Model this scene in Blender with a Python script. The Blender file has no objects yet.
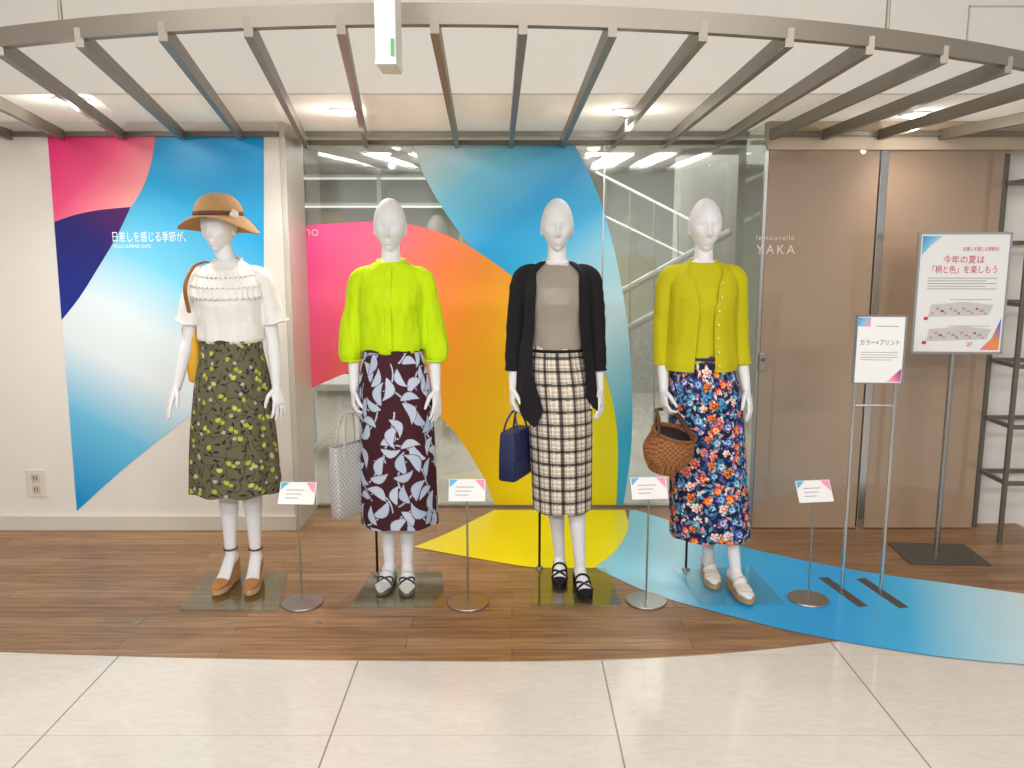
import bpy, bmesh, math, random
import numpy as np
from mathutils import Vector, Matrix, noise
random.seed(7); rng = np.random.default_rng(11)
S = bpy.context.scene; C = S.collection
F = 860.0; P = math.atan(142/860); CZ = 1.6
PI = math.pi

# ------------------------------------------------------------------ projection of photo points onto real planes
def ray(px, py):
    a = (px-512)/F; b = (384-py)/F
    return Vector((a, math.cos(P)+b*math.sin(P), -math.sin(P)+b*math.cos(P)))
def atY(px, py, Y):
    r = ray(px, py); t = Y/r.y
    return Vector((r.x*t, Y, CZ+r.z*t))
def atZ(px, py, z):
    r = ray(px, py); t = (z-CZ)/r.z
    return Vector((r.x*t, r.y*t, z))

# ------------------------------------------------------------------ colour / materials
def lin1(c):
    c = c/255.0
    return c/12.92 if c <= .04045 else ((c+.055)/1.055)**2.4
def lin(c): return (lin1(c[0]), lin1(c[1]), lin1(c[2]), 1.0)
def newmat(name):
    m = bpy.data.materials.new(name); m.use_nodes = True
    nt = m.node_tree; b = nt.nodes['Principled BSDF']
    return m, nt, b
def mat(name, col, rough=.5, metal=0, bump=0, bscale=150, var=0.06, vscale=6, emis=0, spec=.5, coat=0):
    m, nt, b = newmat(name)
    n = nt.nodes; l = nt.links
    tc = n.new('ShaderNodeTexCoord')
    ns = n.new('ShaderNodeTexNoise'); ns.inputs['Scale'].default_value = vscale; ns.inputs['Detail'].default_value = 4
    l.new(tc.outputs['Object'], ns.inputs['Vector'])
    mx = n.new('ShaderNodeMix'); mx.data_type = 'RGBA'
    L = lin(col)
    mx.inputs['A'].default_value = tuple(max(0, x*(1-var)) for x in L[:3])+(1,)
    mx.inputs['B'].default_value = tuple(min(1, x*(1+var)) for x in L[:3])+(1,)
    l.new(ns.outputs['Fac'], mx.inputs['Factor'])
    l.new(mx.outputs['Result'], b.inputs['Base Color'])
    b.inputs['Roughness'].default_value = rough; b.inputs['Metallic'].default_value = metal
    b.inputs['Specular IOR Level'].default_value = spec
    b.inputs['Coat Weight'].default_value = coat
    if emis:
        b.inputs['Emission Color'].default_value = L; b.inputs['Emission Strength'].default_value = emis
    if bump:
        n2 = n.new('ShaderNodeTexNoise'); n2.inputs['Scale'].default_value = bscale; n2.inputs['Detail'].default_value = 3
        l.new(tc.outputs['Object'], n2.inputs['Vector'])
        bp = n.new('ShaderNodeBump'); bp.inputs['Strength'].default_value = bump; bp.inputs['Distance'].default_value = .004
        l.new(n2.outputs['Fac'], bp.inputs['Height']); l.new(bp.outputs['Normal'], b.inputs['Normal'])
    return m
def grad(name, p0, p1, stops, rough=.35):
    m, nt, b = newmat(name); n = nt.nodes; l = nt.links
    tc = n.new('ShaderNodeTexCoord')
    d = Vector(p1)-Vector(p0); d = d/d.length_squared
    s = n.new('ShaderNodeVectorMath'); s.operation = 'SUBTRACT'; s.inputs[1].default_value = p0
    l.new(tc.outputs['Object'], s.inputs[0])
    dt = n.new('ShaderNodeVectorMath'); dt.operation = 'DOT_PRODUCT'; dt.inputs[1].default_value = d
    l.new(s.outputs['Vector'], dt.inputs[0])
    r = n.new('ShaderNodeValToRGB'); e = r.color_ramp.elements
    while len(e) < len(stops): e.new(.5)
    for k, st in enumerate(stops):
        e[k].position = st[0]; e[k].color = lin(st[1])
    l.new(dt.outputs['Value'], r.inputs['Fac'])
    l.new(r.outputs['Color'], b.inputs['Base Color']); b.inputs['Roughness'].default_value = rough
    return m
def glass_mat(name, tint, refl, rough=.03, haze=0):
    m = bpy.data.materials.new(name); m.use_nodes = True; nt = m.node_tree; n = nt.nodes; l = nt.links
    n.remove(n['Principled BSDF']); out = n['Material Output']
    t = n.new('ShaderNodeBsdfTransparent'); t.inputs['Color'].default_value = lin(tint)
    g = n.new('ShaderNodeBsdfGlossy'); g.inputs['Roughness'].default_value = rough; g.inputs['Color'].default_value = (.96, .97, .96, 1)
    mx = n.new('ShaderNodeMixShader'); mx.inputs['Fac'].default_value = refl
    src = t.outputs[0]
    if haze:
        d = n.new('ShaderNodeBsdfDiffuse'); d.inputs['Color'].default_value = (.8, .81, .79, 1)  # pale diffuse mixed in as painted haze over the pane
        hm = n.new('ShaderNodeMixShader'); hm.inputs['Fac'].default_value = haze
        l.new(t.outputs[0], hm.inputs[1]); l.new(d.outputs[0], hm.inputs[2]); src = hm.outputs[0]
    l.new(src, mx.inputs[1]); l.new(g.outputs[0], mx.inputs[2]); l.new(mx.outputs[0], out.inputs['Surface'])
    return m
def vcol_mat(name, rough=.7):
    m, nt, b = newmat(name); n = nt.nodes; l = nt.links
    a = n.new('ShaderNodeAttribute'); a.attribute_name = 'Col'
    tc = n.new('ShaderNodeTexCoord'); ns = n.new('ShaderNodeTexNoise'); ns.inputs['Scale'].default_value = 420
    l.new(tc.outputs['Object'], ns.inputs['Vector'])
    bp = n.new('ShaderNodeBump'); bp.inputs['Strength'].default_value = .15; bp.inputs['Distance'].default_value = .002
    l.new(ns.outputs['Fac'], bp.inputs['Height']); l.new(bp.outputs['Normal'], b.inputs['Normal'])
    l.new(a.outputs['Color'], b.inputs['Base Color']); b.inputs['Roughness'].default_value = rough
    b.inputs['Specular IOR Level'].default_value = .2
    return m
def woven(name, c1, c2, scale):
    m, nt, b = newmat(name); n = nt.nodes; l = nt.links
    tc = n.new('ShaderNodeTexCoord'); ck = n.new('ShaderNodeTexChecker'); ck.inputs['Scale'].default_value = scale
    ck.inputs['Color1'].default_value = lin(c1); ck.inputs['Color2'].default_value = lin(c2)
    l.new(tc.outputs['Object'], ck.inputs['Vector']); l.new(ck.outputs['Color'], b.inputs['Base Color'])
    bp = n.new('ShaderNodeBump'); bp.inputs['Strength'].default_value = .4; bp.inputs['Distance'].default_value = .003
    l.new(ck.outputs['Fac'], bp.inputs['Height']); l.new(bp.outputs['Normal'], b.inputs['Normal']); b.inputs['Roughness'].default_value = .6
    return m

# ------------------------------------------------------------------ mesh helpers
def link(name, me, m=None, parent=None, smooth=False, sharp=None):
    o = bpy.data.objects.new(name, me); C.objects.link(o)
    if m: me.materials.append(m)
    if smooth:
        me.polygons.foreach_set('use_smooth', [True]*len(me.polygons))
        if sharp: me.set_sharp_from_angle(angle=math.radians(sharp))
    if parent: o.parent = parent
    return o
def build(bm, name, m, parent=None, smooth=False, bevel=0, sharp=35, seg=2):
    if bevel:
        es = [e for e in bm.edges if len(e.link_faces) == 2 and e.calc_face_angle(0) > .6]
        bmesh.ops.bevel(bm, geom=es, offset=bevel, segments=seg, affect='EDGES', profile=.5)
    bmesh.ops.recalc_face_normals(bm, faces=bm.faces)
    me = bpy.data.meshes.new(name); bm.to_mesh(me); bm.free()
    return link(name, me, m, parent, smooth, sharp)
def box(bm, lo, hi, M=None):
    lo = Vector(lo); hi = Vector(hi)
    r = bmesh.ops.create_cube(bm, size=1)
    T = Matrix.Translation((lo+hi)/2) @ Matrix.Diagonal((*(hi-lo), 1))
    if M is not None: T = M @ T
    bmesh.ops.transform(bm, matrix=T, verts=r['verts'])
def loft(bm, rings, closed=False, caps=True):
    R = [[bm.verts.new(p) for p in r] for r in rings]
    n = len(R[0]); m = len(R)
    for i in range(m if closed else m-1):
        a = R[i]; b = R[(i+1) % m]
        for j in range(n):
            bm.faces.new((a[j], a[(j+1) % n], b[(j+1) % n], b[j]))
    if caps and not closed:
        for r in (R[0], R[-1]):
            c = bm.verts.new(sum((v.co for v in r), Vector())/n)
            for j in range(n): bm.faces.new((r[j], r[(j+1) % n], c))
def ring(c, u, v, a, b, n=20):
    return [Vector(c)+u*(a*math.cos(2*PI*k/n))+v*(b*math.sin(2*PI*k/n)) for k in range(n)]
def frames(pts, closed, ref):
    out = []; m = len(pts)
    u = None
    for i in range(m):
        if closed: t = pts[(i+1) % m]-pts[i-1]
        else: t = pts[min(i+1, m-1)]-pts[max(i-1, 0)]
        t = t.normalized()
        if u is None:
            u = Vector(ref) if ref is not None else (Vector((1, 0, 0)) if abs(t.x) < .8 else Vector((0, 1, 0)))
        u = (u-t*u.dot(t)).normalized()
        out.append((u.copy(), t.cross(u)))
    return out
def tube(bm, pts, r, n=10, closed=False, ref=None, caps=True, flat=1.0):
    pts = [Vector(p) for p in pts]
    if not isinstance(r, (list, tuple)): r = [r]*len(pts)
    fr = frames(pts, closed, ref); R = []
    for p, f, q in zip(pts, fr, r):
        a, b = q if isinstance(q, (list, tuple)) else (q, q*flat)
        R.append(ring(p, f[0], f[1], a, b, n))
    loft(bm, R, closed, caps)
def catmull(pts, k=6, closed=False):
    pts = [Vector(p) for p in pts]; m = len(pts); out = []
    for i in range(m if closed else m-1):
        g = (lambda j: pts[j % m]) if closed else (lambda j: pts[min(max(j, 0), m-1)])
        p0, p1, p2, p3 = g(i-1), g(i), g(i+1), g(i+2)
        for s in range(k):
            t = s/k
            out.append(.5*((2*p1)+(p2-p0)*t+(2*p0-5*p1+4*p2-p3)*t*t+(3*p1-p0-3*p2+p3)*t**3))
    if not closed: out.append(pts[-1])
    return out
def catr(vals, k=6):
    out = []
    for i in range(len(vals)-1):
        for s in range(k):
            t = s/k; a, b = vals[i], vals[i+1]
            out.append(tuple(x*(1-t)+y*t for x, y in zip(a, b)) if isinstance(a, tuple) else a*(1-t)+b*t)
    out.append(vals[-1]); return out
def lathe(bm, prof, n=32, c=(0, 0, 0)):
    c = Vector(c); X = Vector((1, 0, 0)); Y = Vector((0, 1, 0))
    loft(bm, [ring(c+Vector((0, 0, z)), X, Y, r, r, n) for r, z in prof])
def poly(bm, pts):
    f = bm.faces.new([bm.verts.new(p) for p in pts])
    bmesh.ops.triangulate(bm, faces=[f])
def apply_mods(o):
    dg = bpy.context.evaluated_depsgraph_get(); dg.update()
    me = bpy.data.meshes.new_from_object(o.evaluated_get(dg))
    old = o.data; o.modifiers.clear(); o.data = me; bpy.data.meshes.remove(old)
    return o
def remesh(bm, voxel, name, m, parent, wrinkle=0, wf=(16, 16, 5), smooth_it=1):
    bmesh.ops.recalc_face_normals(bm, faces=bm.faces)
    me = bpy.data.meshes.new(name); bm.to_mesh(me); bm.free()
    o = bpy.data.objects.new(name, me); C.objects.link(o)
    md = o.modifiers.new('r', 'REMESH'); md.mode = 'VOXEL'; md.voxel_size = voxel; md.adaptivity = 0
    if smooth_it:
        sm = o.modifiers.new('s', 'SMOOTH'); sm.factor = .5; sm.iterations = smooth_it
    apply_mods(o); me = o.data; me.name = name
    me.materials.clear(); me.materials.append(m)
    if wrinkle:
        nor = [v.normal.copy() for v in me.vertices]
        for v, nn in zip(me.vertices, nor):
            q = v.co
            d = noise.noise(Vector((q.x*wf[0]+3, q.y*wf[1], q.z*wf[2])))+.5*noise.noise(Vector((q.x*wf[0]*2.1, q.y*wf[1]*2.1, q.z*wf[2]*2.7+9)))
            fade = min(1, max(.25, (1.44-q.z)/.08))
            v.co = q+nn*(d*wrinkle*fade)
    me.polygons.foreach_set('use_smooth', [True]*len(me.polygons)); me.update()
    o.parent = parent
    return o
def empty(name, label, cat, loc, rz=0, group=None):
    o = bpy.data.objects.new(name, None); C.objects.link(o); o.location = loc; o.rotation_euler = (0, 0, rz)
    o.empty_display_size = .1
    o['label'] = label; o['category'] = cat
    if group: o['group'] = group
    return o
def tag(o, label, cat, group=None):
    o['label'] = label; o['category'] = cat
    if group: o['group'] = group
    return o
def struct(o, label=None):
    o['kind'] = 'structure'
    if label: o['label'] = label
    return o
def text(parent, s, loc, size, m, align='LEFT', name='lettering', rot=(PI/2, 0, 0), sx=1.0, space=1.0):
    cu = bpy.data.curves.new(name, 'FONT'); cu.body = s; cu.size = size; cu.align_x = align; cu.resolution_u = 3; cu.space_character = space
    o = bpy.data.objects.new(name, cu); C.objects.link(o)
    dg = bpy.context.evaluated_depsgraph_get(); dg.update()
    me = bpy.data.meshes.new_from_object(o.evaluated_get(dg)); bpy.data.objects.remove(o)
    me.materials.clear(); me.materials.append(m)
    me.transform(Matrix.Translation(loc) @ Matrix.Rotation(rot[2], 4, 'Z') @ Matrix.Rotation(rot[0], 4, 'X') @ Matrix.Diagonal((sx, 1, 1, 1)))
    o = bpy.data.objects.new(name, me); C.objects.link(o); o.parent = parent
    return o

# ------------------------------------------------------------------ shared materials
WHITE_WALL = mat('white_wall_paint', (230, 226, 220), .6, bump=.05, bscale=90, var=.03)
FASCIA = mat('fascia_paint', (202, 197, 189), .6, var=.03)
SOFFIT = mat('soffit_added_glow', (250, 244, 234), .8, var=.02, emis=.19, spec=.1)  # plain soffit; emission added to brighten its underside, no lamp there
MANN = mat('white_mannequin_lacquer', (232, 231, 234), .62, var=.01, spec=.2)
CHROME = mat('chrome', (206, 206, 206), .16, 1, var=.02)
STEEL = mat('brushed_steel', (170, 168, 164), .35, 1, var=.05)
TAUPE_METAL = mat('taupe_painted_metal', (124, 116, 104), .42, .3, var=.06)
DARK_METAL = mat('dark_grey_metal', (96, 92, 86), .4, .5)
RACK_METAL = mat('rack_grey_metal', (112, 108, 101), .45, .4)
BLACK_METAL = mat('black_metal', (30, 28, 28), .35, .6)
PAPER = mat('white_paper', (240, 239, 238), .5, var=.01)
GREYTXT = mat('grey_print', (128, 126, 128), .6)
DARKTXT = mat('dark_print', (70, 66, 72), .6)
REDTXT = mat('red_print', (205, 40, 60), .6)
WHITETXT = mat('white_print', (252, 252, 252), .5, var=0)
GLASS = glass_mat('hazed_glass', (244, 247, 244), .11, .05, haze=.11)
PLATE = glass_mat('plate_glass', (242, 247, 242), .14, .04)

# ------------------------------------------------------------------ room shell
YW, YG = 4.65, 5.05          # front walls / recessed glazing
XL = atY(290, 400, YW).x     # right end of the left wall
XR = atY(757, 400, YW).x     # left end of the sliding doors
ZS = 2.22                    # soffit height
ZI = 2.36                    # ceiling height inside the shop

# tile floor
m, nt, b = newmat('cream_marble_tile'); n = nt.nodes; l = nt.links
tc = n.new('ShaderNodeTexCoord'); sp = n.new('ShaderNodeSeparateXYZ'); l.new(tc.outputs['Object'], sp.inputs[0])
def linemask(sock, off, per, w):
    a = n.new('ShaderNodeMath'); a.operation = 'SUBTRACT'; l.new(sock, a.inputs[0]); a.inputs[1].default_value = off-w/2
    d = n.new('ShaderNodeMath'); d.operation = 'DIVIDE'; l.new(a.outputs[0], d.inputs[0]); d.inputs[1].default_value = per
    f = n.new('ShaderNodeMath'); f.operation = 'FRACT'; l.new(d.outputs[0], f.inputs[0])
    c = n.new('ShaderNodeMath'); c.operation = 'LESS_THAN'; l.new(f.outputs[0], c.inputs[0]); c.inputs[1].default_value = w/per
    return c.outputs[0]
mxm = n.new('ShaderNodeMath'); mxm.operation = 'MULTIPLY'; mxm.inputs[1].default_value = .35
l.new(linemask(sp.outputs['Y'], 2.60, .56, .004), mxm.inputs[0])
mx1 = n.new('ShaderNodeMath'); mx1.operation = 'MAXIMUM'
l.new(linemask(sp.outputs['X'], -.596, .944, .006), mx1.inputs[0]); l.new(mxm.outputs[0], mx1.inputs[1])
ns = n.new('ShaderNodeTexNoise'); ns.inputs['Scale'].default_value = 9; ns.inputs['Detail'].default_value = 9; ns.inputs['Distortion'].default_value = 2
mp = n.new('ShaderNodeMapping'); mp.inputs['Scale'].default_value = (1, 3.2, 1); mp.inputs['Rotation'].default_value = (0, 0, .7)
l.new(tc.outputs['Object'], mp.inputs['Vector']); l.new(mp.outputs['Vector'], ns.inputs['Vector'])
cr = n.new('ShaderNodeValToRGB'); cr.color_ramp.elements[0].position = .36; cr.color_ramp.elements[0].color = lin((219, 211, 203))
cr.color_ramp.elements[1].position = .64; cr.color_ramp.elements[1].color = lin((226, 219, 211)); l.new(ns.outputs['Fac'], cr.inputs['Fac'])
mm = n.new('ShaderNodeMix'); mm.data_type = 'RGBA'; mm.inputs['B'].default_value = lin((152, 139, 127))
l.new(mx1.outputs[0], mm.inputs['Factor']); l.new(cr.outputs['Color'], mm.inputs['A']); l.new(mm.outputs['Result'], b.inputs['Base Color'])
b.inputs['Roughness'].default_value = .13
TILE = m
bm = bmesh.new(); box(bm, (-6, -7, -.1), (6, 9.2, 0)); struct(build(bm, 'floor', TILE), 'cream marble tile floor of the shopping hall')

# wood stage floor, with a curved front edge
m, nt, b = newmat('brown_wood_planks'); n = nt.nodes; l = nt.links
tc = n.new('ShaderNodeTexCoord')
br = n.new('ShaderNodeTexBrick'); br.offset = .37; br.inputs['Scale'].default_value = 1
br.inputs['Brick Width'].default_value = 1.15; br.inputs['Row Height'].default_value = .10; br.inputs['Mortar Size'].default_value = .0014
br.inputs['Color1'].default_value = lin((168, 131, 95)); br.inputs['Color2'].default_value = lin((144, 107, 74)); br.inputs['Mortar'].default_value = lin((94, 69, 47))
l.new(tc.outputs['Object'], br.inputs['Vector'])
mp = n.new('ShaderNodeMapping'); mp.inputs['Scale'].default_value = (2.0, 26, 1); l.new(tc.outputs['Object'], mp.inputs['Vector'])
ns = n.new('ShaderNodeTexNoise'); ns.inputs['Scale'].default_value = 1.6; ns.inputs['Detail'].default_value = 8; ns.inputs['Distortion'].default_value = .8
l.new(mp.outputs['Vector'], ns.inputs['Vector'])
cr = n.new('ShaderNodeValToRGB'); cr.color_ramp.elements[0].position = .3; cr.color_ramp.elements[0].color = (.50, .48, .46, 1)
cr.color_ramp.elements[1].position = .66; cr.color_ramp.elements[1].color = (1.12, 1.11, 1.08, 1); l.new(ns.outputs['Fac'], cr.inputs['Fac'])
mm = n.new('ShaderNodeMix'); mm.data_type = 'RGBA'; mm.blend_type = 'MULTIPLY'; mm.inputs['Factor'].default_value = .8
l.new(br.outputs['Color'], mm.inputs['A']); l.new(cr.outputs['Color'], mm.inputs['B']); l.new(mm.outputs['Result'], b.inputs['Base Color'])
b.inputs['Roughness'].default_value = .38
WOOD = m
def edgeY(x): return 3.105+(.02 if x < 0 else .1)*(x)**2
bm = bmesh.new()
front = [Vector((x, edgeY(x), .003)) for x in np.linspace(-5, 2.9, 80)]
poly(bm, front+[Vector((2.9, YG, .003)), Vector((-5, YG, .003))])
struct(build(bm, 'floor_wood', WOOD), 'brown wood plank display floor with a curved front edge')
bm = bmesh.new()
tube(bm, [Vector((x, edgeY(x), -.0008)) for x in np.linspace(-5, 2.9, 80)], (.0045), 6)
struct(build(bm, 'trim_1', mat('edge_strip', (150, 125, 98), .4, .4)), 'thin metal strip along the edge of the wood floor')

# walls
bm = bmesh.new(); box(bm, (-6, YW, 0), (XL, YG+.1, ZS)); struct(build(bm, 'wall_left', WHITE_WALL), 'white wall carrying the large printed graphic')
bm = bmesh.new(); box(bm, (-6, YW-.02, .0), (XL+.01, YW, .085)); struct(build(bm, 'baseboard_left', mat('pale_baseboard', (212, 205, 194), .5), bevel=.003))
bm = bmesh.new(); box(bm, (XL+.0, YW+.001, 0), (XL+.03, YG, ZS)); struct(build(bm, 'trim_2', mat('grey_jamb', (206, 202, 194), .4, .1), bevel=.004))
XD2 = atY(992, 300, YW).x
bm = bmesh.new(); box(bm, (XD2, YW+.1, 0), (6, YW+.2, 2.5)); struct(build(bm, 'wall_right', WHITE_WALL))
# soffit, fascia, hall ceiling
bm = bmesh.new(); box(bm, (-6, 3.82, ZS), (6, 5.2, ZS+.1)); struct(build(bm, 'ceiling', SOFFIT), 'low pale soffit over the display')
bm = bmesh.new(); box(bm, (-6, 3.80, ZS), (6, 3.82, 3.05)); struct(build(bm, 'wall_fascia', FASCIA, bevel=.004), 'white fascia above the slatted canopy')
bm = bmesh.new(); box(bm, (-6, -7, 3.0), (6, 3.80, 3.05)); struct(build(bm, 'ceiling_hall', FASCIA))
# unseen hall pillars, added to vary reflections in glass and doors
for k, x in enumerate((-3.6, -1.2, 1.5, 3.7)):
    bm = bmesh.new(); box(bm, (x-.3, -6.6, 0), (x+.3, -6.1, 3.0)); struct(build(bm, 'reflection_pillar', mat('reflection_pillar_paint', (110, 100, 90), .6)))
bm = bmesh.new()
p0 = atY(970, 5, 3.79); p1 = atY(1060, 60, 3.79)
box(bm, (p0.x, 3.795, p1.z), (p0.x+.006, 3.80, p0.z)); box(bm, (p0.x, 3.795, p0.z-.006), (p1.x, 3.80, p0.z)); box(bm, (p0.x, 3.795, p1.z), (p1.x, 3.80, p1.z+.006))
struct(build(bm, 'trim_3', mat('seam_grey', (172, 165, 153), .6)), 'frame lines of an access panel in the fascia')

# glazing
def pane(name, x0, x1, y, label):
    bm = bmesh.new(); box(bm, (x0, y, .02), (x1, y+.01, ZS)); return struct(build(bm, name, GLASS), label)
XS = atY(602, 300, YG).x
pane('window_1', XL+.035, XS-.004, YG, 'large fixed glass pane behind the left mannequins')
pane('window_2', XS+.004, XR-.005, YG, 'narrower fixed glass pane behind the right mannequins')
bm = bmesh.new(); box(bm, (XR-.012, YW+.02, .02), (XR-.002, YG, ZS)); struct(build(bm, 'window_3', GLASS), 'short glass return beside the sliding doors')
bm = bmesh.new()
for x in (XS,): box(bm, (x-.004, YG-.004, .02), (x+.004, YG+.014, ZS))
box(bm, (XL+.035, YG-.01, 0), (XR, YG+.03, .022)); box(bm, (XL+.035, YG-.01, ZS-.03), (XR, YG+.03, ZS))
box(bm, (XR-.016, YW+.0, 0.02), (XR+.002, YW+.02, 2.1))
struct(build(bm, 'trim_4', STEEL), 'steel glazing channels and joints')

# sliding doors
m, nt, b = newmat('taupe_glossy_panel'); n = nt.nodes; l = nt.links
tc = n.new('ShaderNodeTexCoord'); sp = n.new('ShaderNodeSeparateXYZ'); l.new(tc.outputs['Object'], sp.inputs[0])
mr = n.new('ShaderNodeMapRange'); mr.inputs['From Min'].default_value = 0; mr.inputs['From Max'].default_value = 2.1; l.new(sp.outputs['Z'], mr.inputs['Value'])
cr = n.new('ShaderNodeValToRGB'); cr.color_ramp.elements[0].color = lin((172, 147, 122)); cr.color_ramp.elements[1].color = lin((148, 122, 98))  # reflection gradient painted into the panel colour, paler towards the bottom
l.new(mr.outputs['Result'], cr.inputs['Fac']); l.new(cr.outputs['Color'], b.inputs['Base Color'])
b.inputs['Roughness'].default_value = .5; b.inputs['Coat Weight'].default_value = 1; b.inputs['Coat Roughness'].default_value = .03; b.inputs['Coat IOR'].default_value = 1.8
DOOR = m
xd1 = atY(871, 300, YW).x
zt = atY(870, 150, YW).z
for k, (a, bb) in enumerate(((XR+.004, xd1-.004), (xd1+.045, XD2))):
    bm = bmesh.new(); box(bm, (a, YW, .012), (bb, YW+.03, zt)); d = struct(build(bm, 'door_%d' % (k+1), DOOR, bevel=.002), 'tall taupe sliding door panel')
    if k == 0:
        d1 = d
        bm = bmesh.new()
        q = atY(762, 362, YW); box(bm, (q.x-.02, YW-.012, q.z-.05), (q.x+.02, YW, q.z+.05))
        h = build(bm, 'door_lock', STEEL, d, bevel=.004)
        bm = bmesh.new(); lathe(bm, [(.0, 0), (.010, 0), (.010, .012), (.0, .012)], 16)
        bm.transform(Matrix.Translation((q.x, YW-.012, q.z+.015)) @ Matrix.Rotation(PI/2, 4, 'X')); build(bm, 'keyhole', DARK_METAL, h, True)
bm = bmesh.new(); box(bm, (xd1, YW-.012, 0.0), (xd1+.04, YW+.03, zt)); struct(build(bm, 'trim_5', CHROME, bevel=.003), 'chrome post between the two sliding doors')
bm = bmesh.new(); box(bm, (XR-.01, YW-.02, zt), (XD2+.4, YW+.06, ZS)); struct(build(bm, 'trim_6', mat('header_paint', (190, 172, 150), .55)), 'header above the sliding doors')
LOGO = mat('door_lettering', (226, 210, 190), .4, .1)
q = atY(756, 240, YW-.003); text(d1, 'le nouvelle', (q.x, YW-.003, q.z), .038, LOGO, sx=1.0, space=1.2)
q = atY(756, 254, YW-.003); text(d1, 'YAKA', (q.x, YW-.003, q.z), .070, LOGO, sx=.95, space=1.35)

# shop interior behind the glass
INT = mat('interior_wall', (174, 177, 168), .6, var=.10, vscale=.8)
bm = bmesh.new(); box(bm, (-4, 9.1, 0), (4, 9.2, ZI+.1)); struct(build(bm, 'wall_back', INT))
bm = bmesh.new(); box(bm, (-4, YG+.1, 0), (-3.9, 9.1, ZI+.1)); struct(build(bm, 'wall_shop_left', INT))
bm = bmesh.new(); box(bm, (3.9, YG+.1, 0), (4, 9.1, ZI+.1)); struct(build(bm, 'wall_shop_right', INT))
bm = bmesh.new(); box(bm, (-4, 5.2, ZI), (4, 9.2, ZI+.1)); struct(build(bm, 'ceiling_shop', mat('shop_ceiling', (190, 190, 184), .6)))
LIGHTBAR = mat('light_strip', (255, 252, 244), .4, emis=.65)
sh = empty('display_shelving', 'grey shop shelving with bright light strips seen through the left glass', 'shelving', (-1.35, 8.6, 0))
SHP = mat('shelf_panel', (160, 163, 157), .5); SHB = mat('shelf_board', (184, 186, 180), .5)
for x in (-.75, .05, .85):
    bm = bmesh.new(); box(bm, (x-.02, 0, 0), (x+.02, .4, 2.3)); build(bm, 'upright', SHP, sh)
for z in (.45, .95, 1.45, 1.95, 2.22):
    bm = bmesh.new(); box(bm, (-.73, .02, z), (.83, .4, z+.03)); s_ = build(bm, 'shelf', SHB, sh)
    if z > 1.9:
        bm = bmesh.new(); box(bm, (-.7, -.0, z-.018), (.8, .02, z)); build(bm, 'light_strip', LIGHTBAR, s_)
st = empty('staircase', 'open shop staircase with glowing white handrails behind the glass', 'staircase', (atY(650, 300, 7).x, 7, 0))
def stp(px, py): return atY(px, py, 7)-st.location
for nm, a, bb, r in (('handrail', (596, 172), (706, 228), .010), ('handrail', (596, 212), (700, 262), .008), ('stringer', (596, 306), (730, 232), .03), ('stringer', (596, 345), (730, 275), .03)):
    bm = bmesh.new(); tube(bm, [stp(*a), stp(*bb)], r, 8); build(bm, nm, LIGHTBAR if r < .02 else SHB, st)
for k in range(5):
    px = 606+k*24; bm = bmesh.new(); tube(bm, [stp(px, 505), stp(px, 178+k*11)], .008, 8); build(bm, 'baluster', SHP, st)
bm = bmesh.new(); box(bm, (st.location.x+.28, 7.3, 0), (st.location.x+.75, 7.6, ZI))
struct(build(bm, 'wall_column', mat('column_grey', (182, 181, 174), .5)), 'grey column inside the shop')
tb = empty('display_table', 'low white display table inside the shop, left glass', 'table', (-1.15, 6.6, 0))
bm = bmesh.new(); box(bm, (-.5, -.25, .5), (.5, .25, .55)); build(bm, 'tabletop', PAPER, tb, bevel=.005)
for sx in (-1, 1):
    for sy in (-1, 1):
        bm = bmesh.new(); box(bm, (sx*.45-.025, sy*.2-.025, 0), (sx*.45+.025, sy*.2+.025, .5)); build(bm, 'leg', PAPER, tb)
tb = empty('display_table', 'white display table in the shop, right of the leaf print skirt', 'table', (-.25, 7.2, 0))
bm = bmesh.new(); box(bm, (-.4, -.25, .62), (.4, .25, .68)); build(bm, 'tabletop', PAPER, tb, bevel=.005)
for sx in (-1, 1):
    bm = bmesh.new(); box(bm, (sx*.36-.03, -.2, 0), (sx*.36+.03, .2, .62)); build(bm, 'leg', PAPER, tb)

# ------------------------------------------------------------------ graphics
def graphic(root, name, pts, Y, m, off=0):
    bm = bmesh.new()
    poly(bm, [Vector((p.x, Y-off, p.z))-root.location for p in (atY(px, py, Y) for px, py in pts)])
    return build(bm, name, m, root)
def cpx(pts, k=6): return [(p.x, p.y) for p in catmull([Vector((a, b, 0)) for a, b in pts], k)]
O = Vector((atY(160, 300, YW).x, YW, 0))
wg = empty('wall_graphic', 'large printed wall graphic in pink, navy and blue behind the hatted mannequin', 'wall graphic', O)
def L3(px, py, Y=YW): return atY(px, py, Y)-O
arc = cpx([(264, 345), (240, 372), (205, 404), (165, 435), (120, 472), (77, 511)])
graphic(wg, 'blue_field', [(48, 137), (264, 137)]+arc, YW,
        grad('blue_white_print', L3(255, 140), L3(80, 500), [(0, (0, 156, 228)), (.2, (20, 172, 234)), (.38, (120, 208, 240)), (.52, (226, 240, 246)), (.64, (228, 240, 246)), (.80, (110, 198, 236)), (1, (0, 152, 222))]), off=.002)
pk = cpx([(156, 137), (151, 165), (142, 190), (131, 207)])
graphic(wg, 'pink_field', pk+cpx([(131, 207), (100, 210), (75, 215), (54.5, 222)])+[(48, 137)], YW,
        grad('pink_print', L3(60, 140), L3(140, 215), [(0, (240, 46, 124)), (.4, (246, 84, 136)), (.75, (252, 150, 160)), (1, (252, 190, 180))]), off=.004)
nv = cpx([(54.5, 222), (75, 215), (100, 210), (131, 207)])+cpx([(131, 207), (116, 238), (97, 270), (80, 297), (62, 320)])
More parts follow.
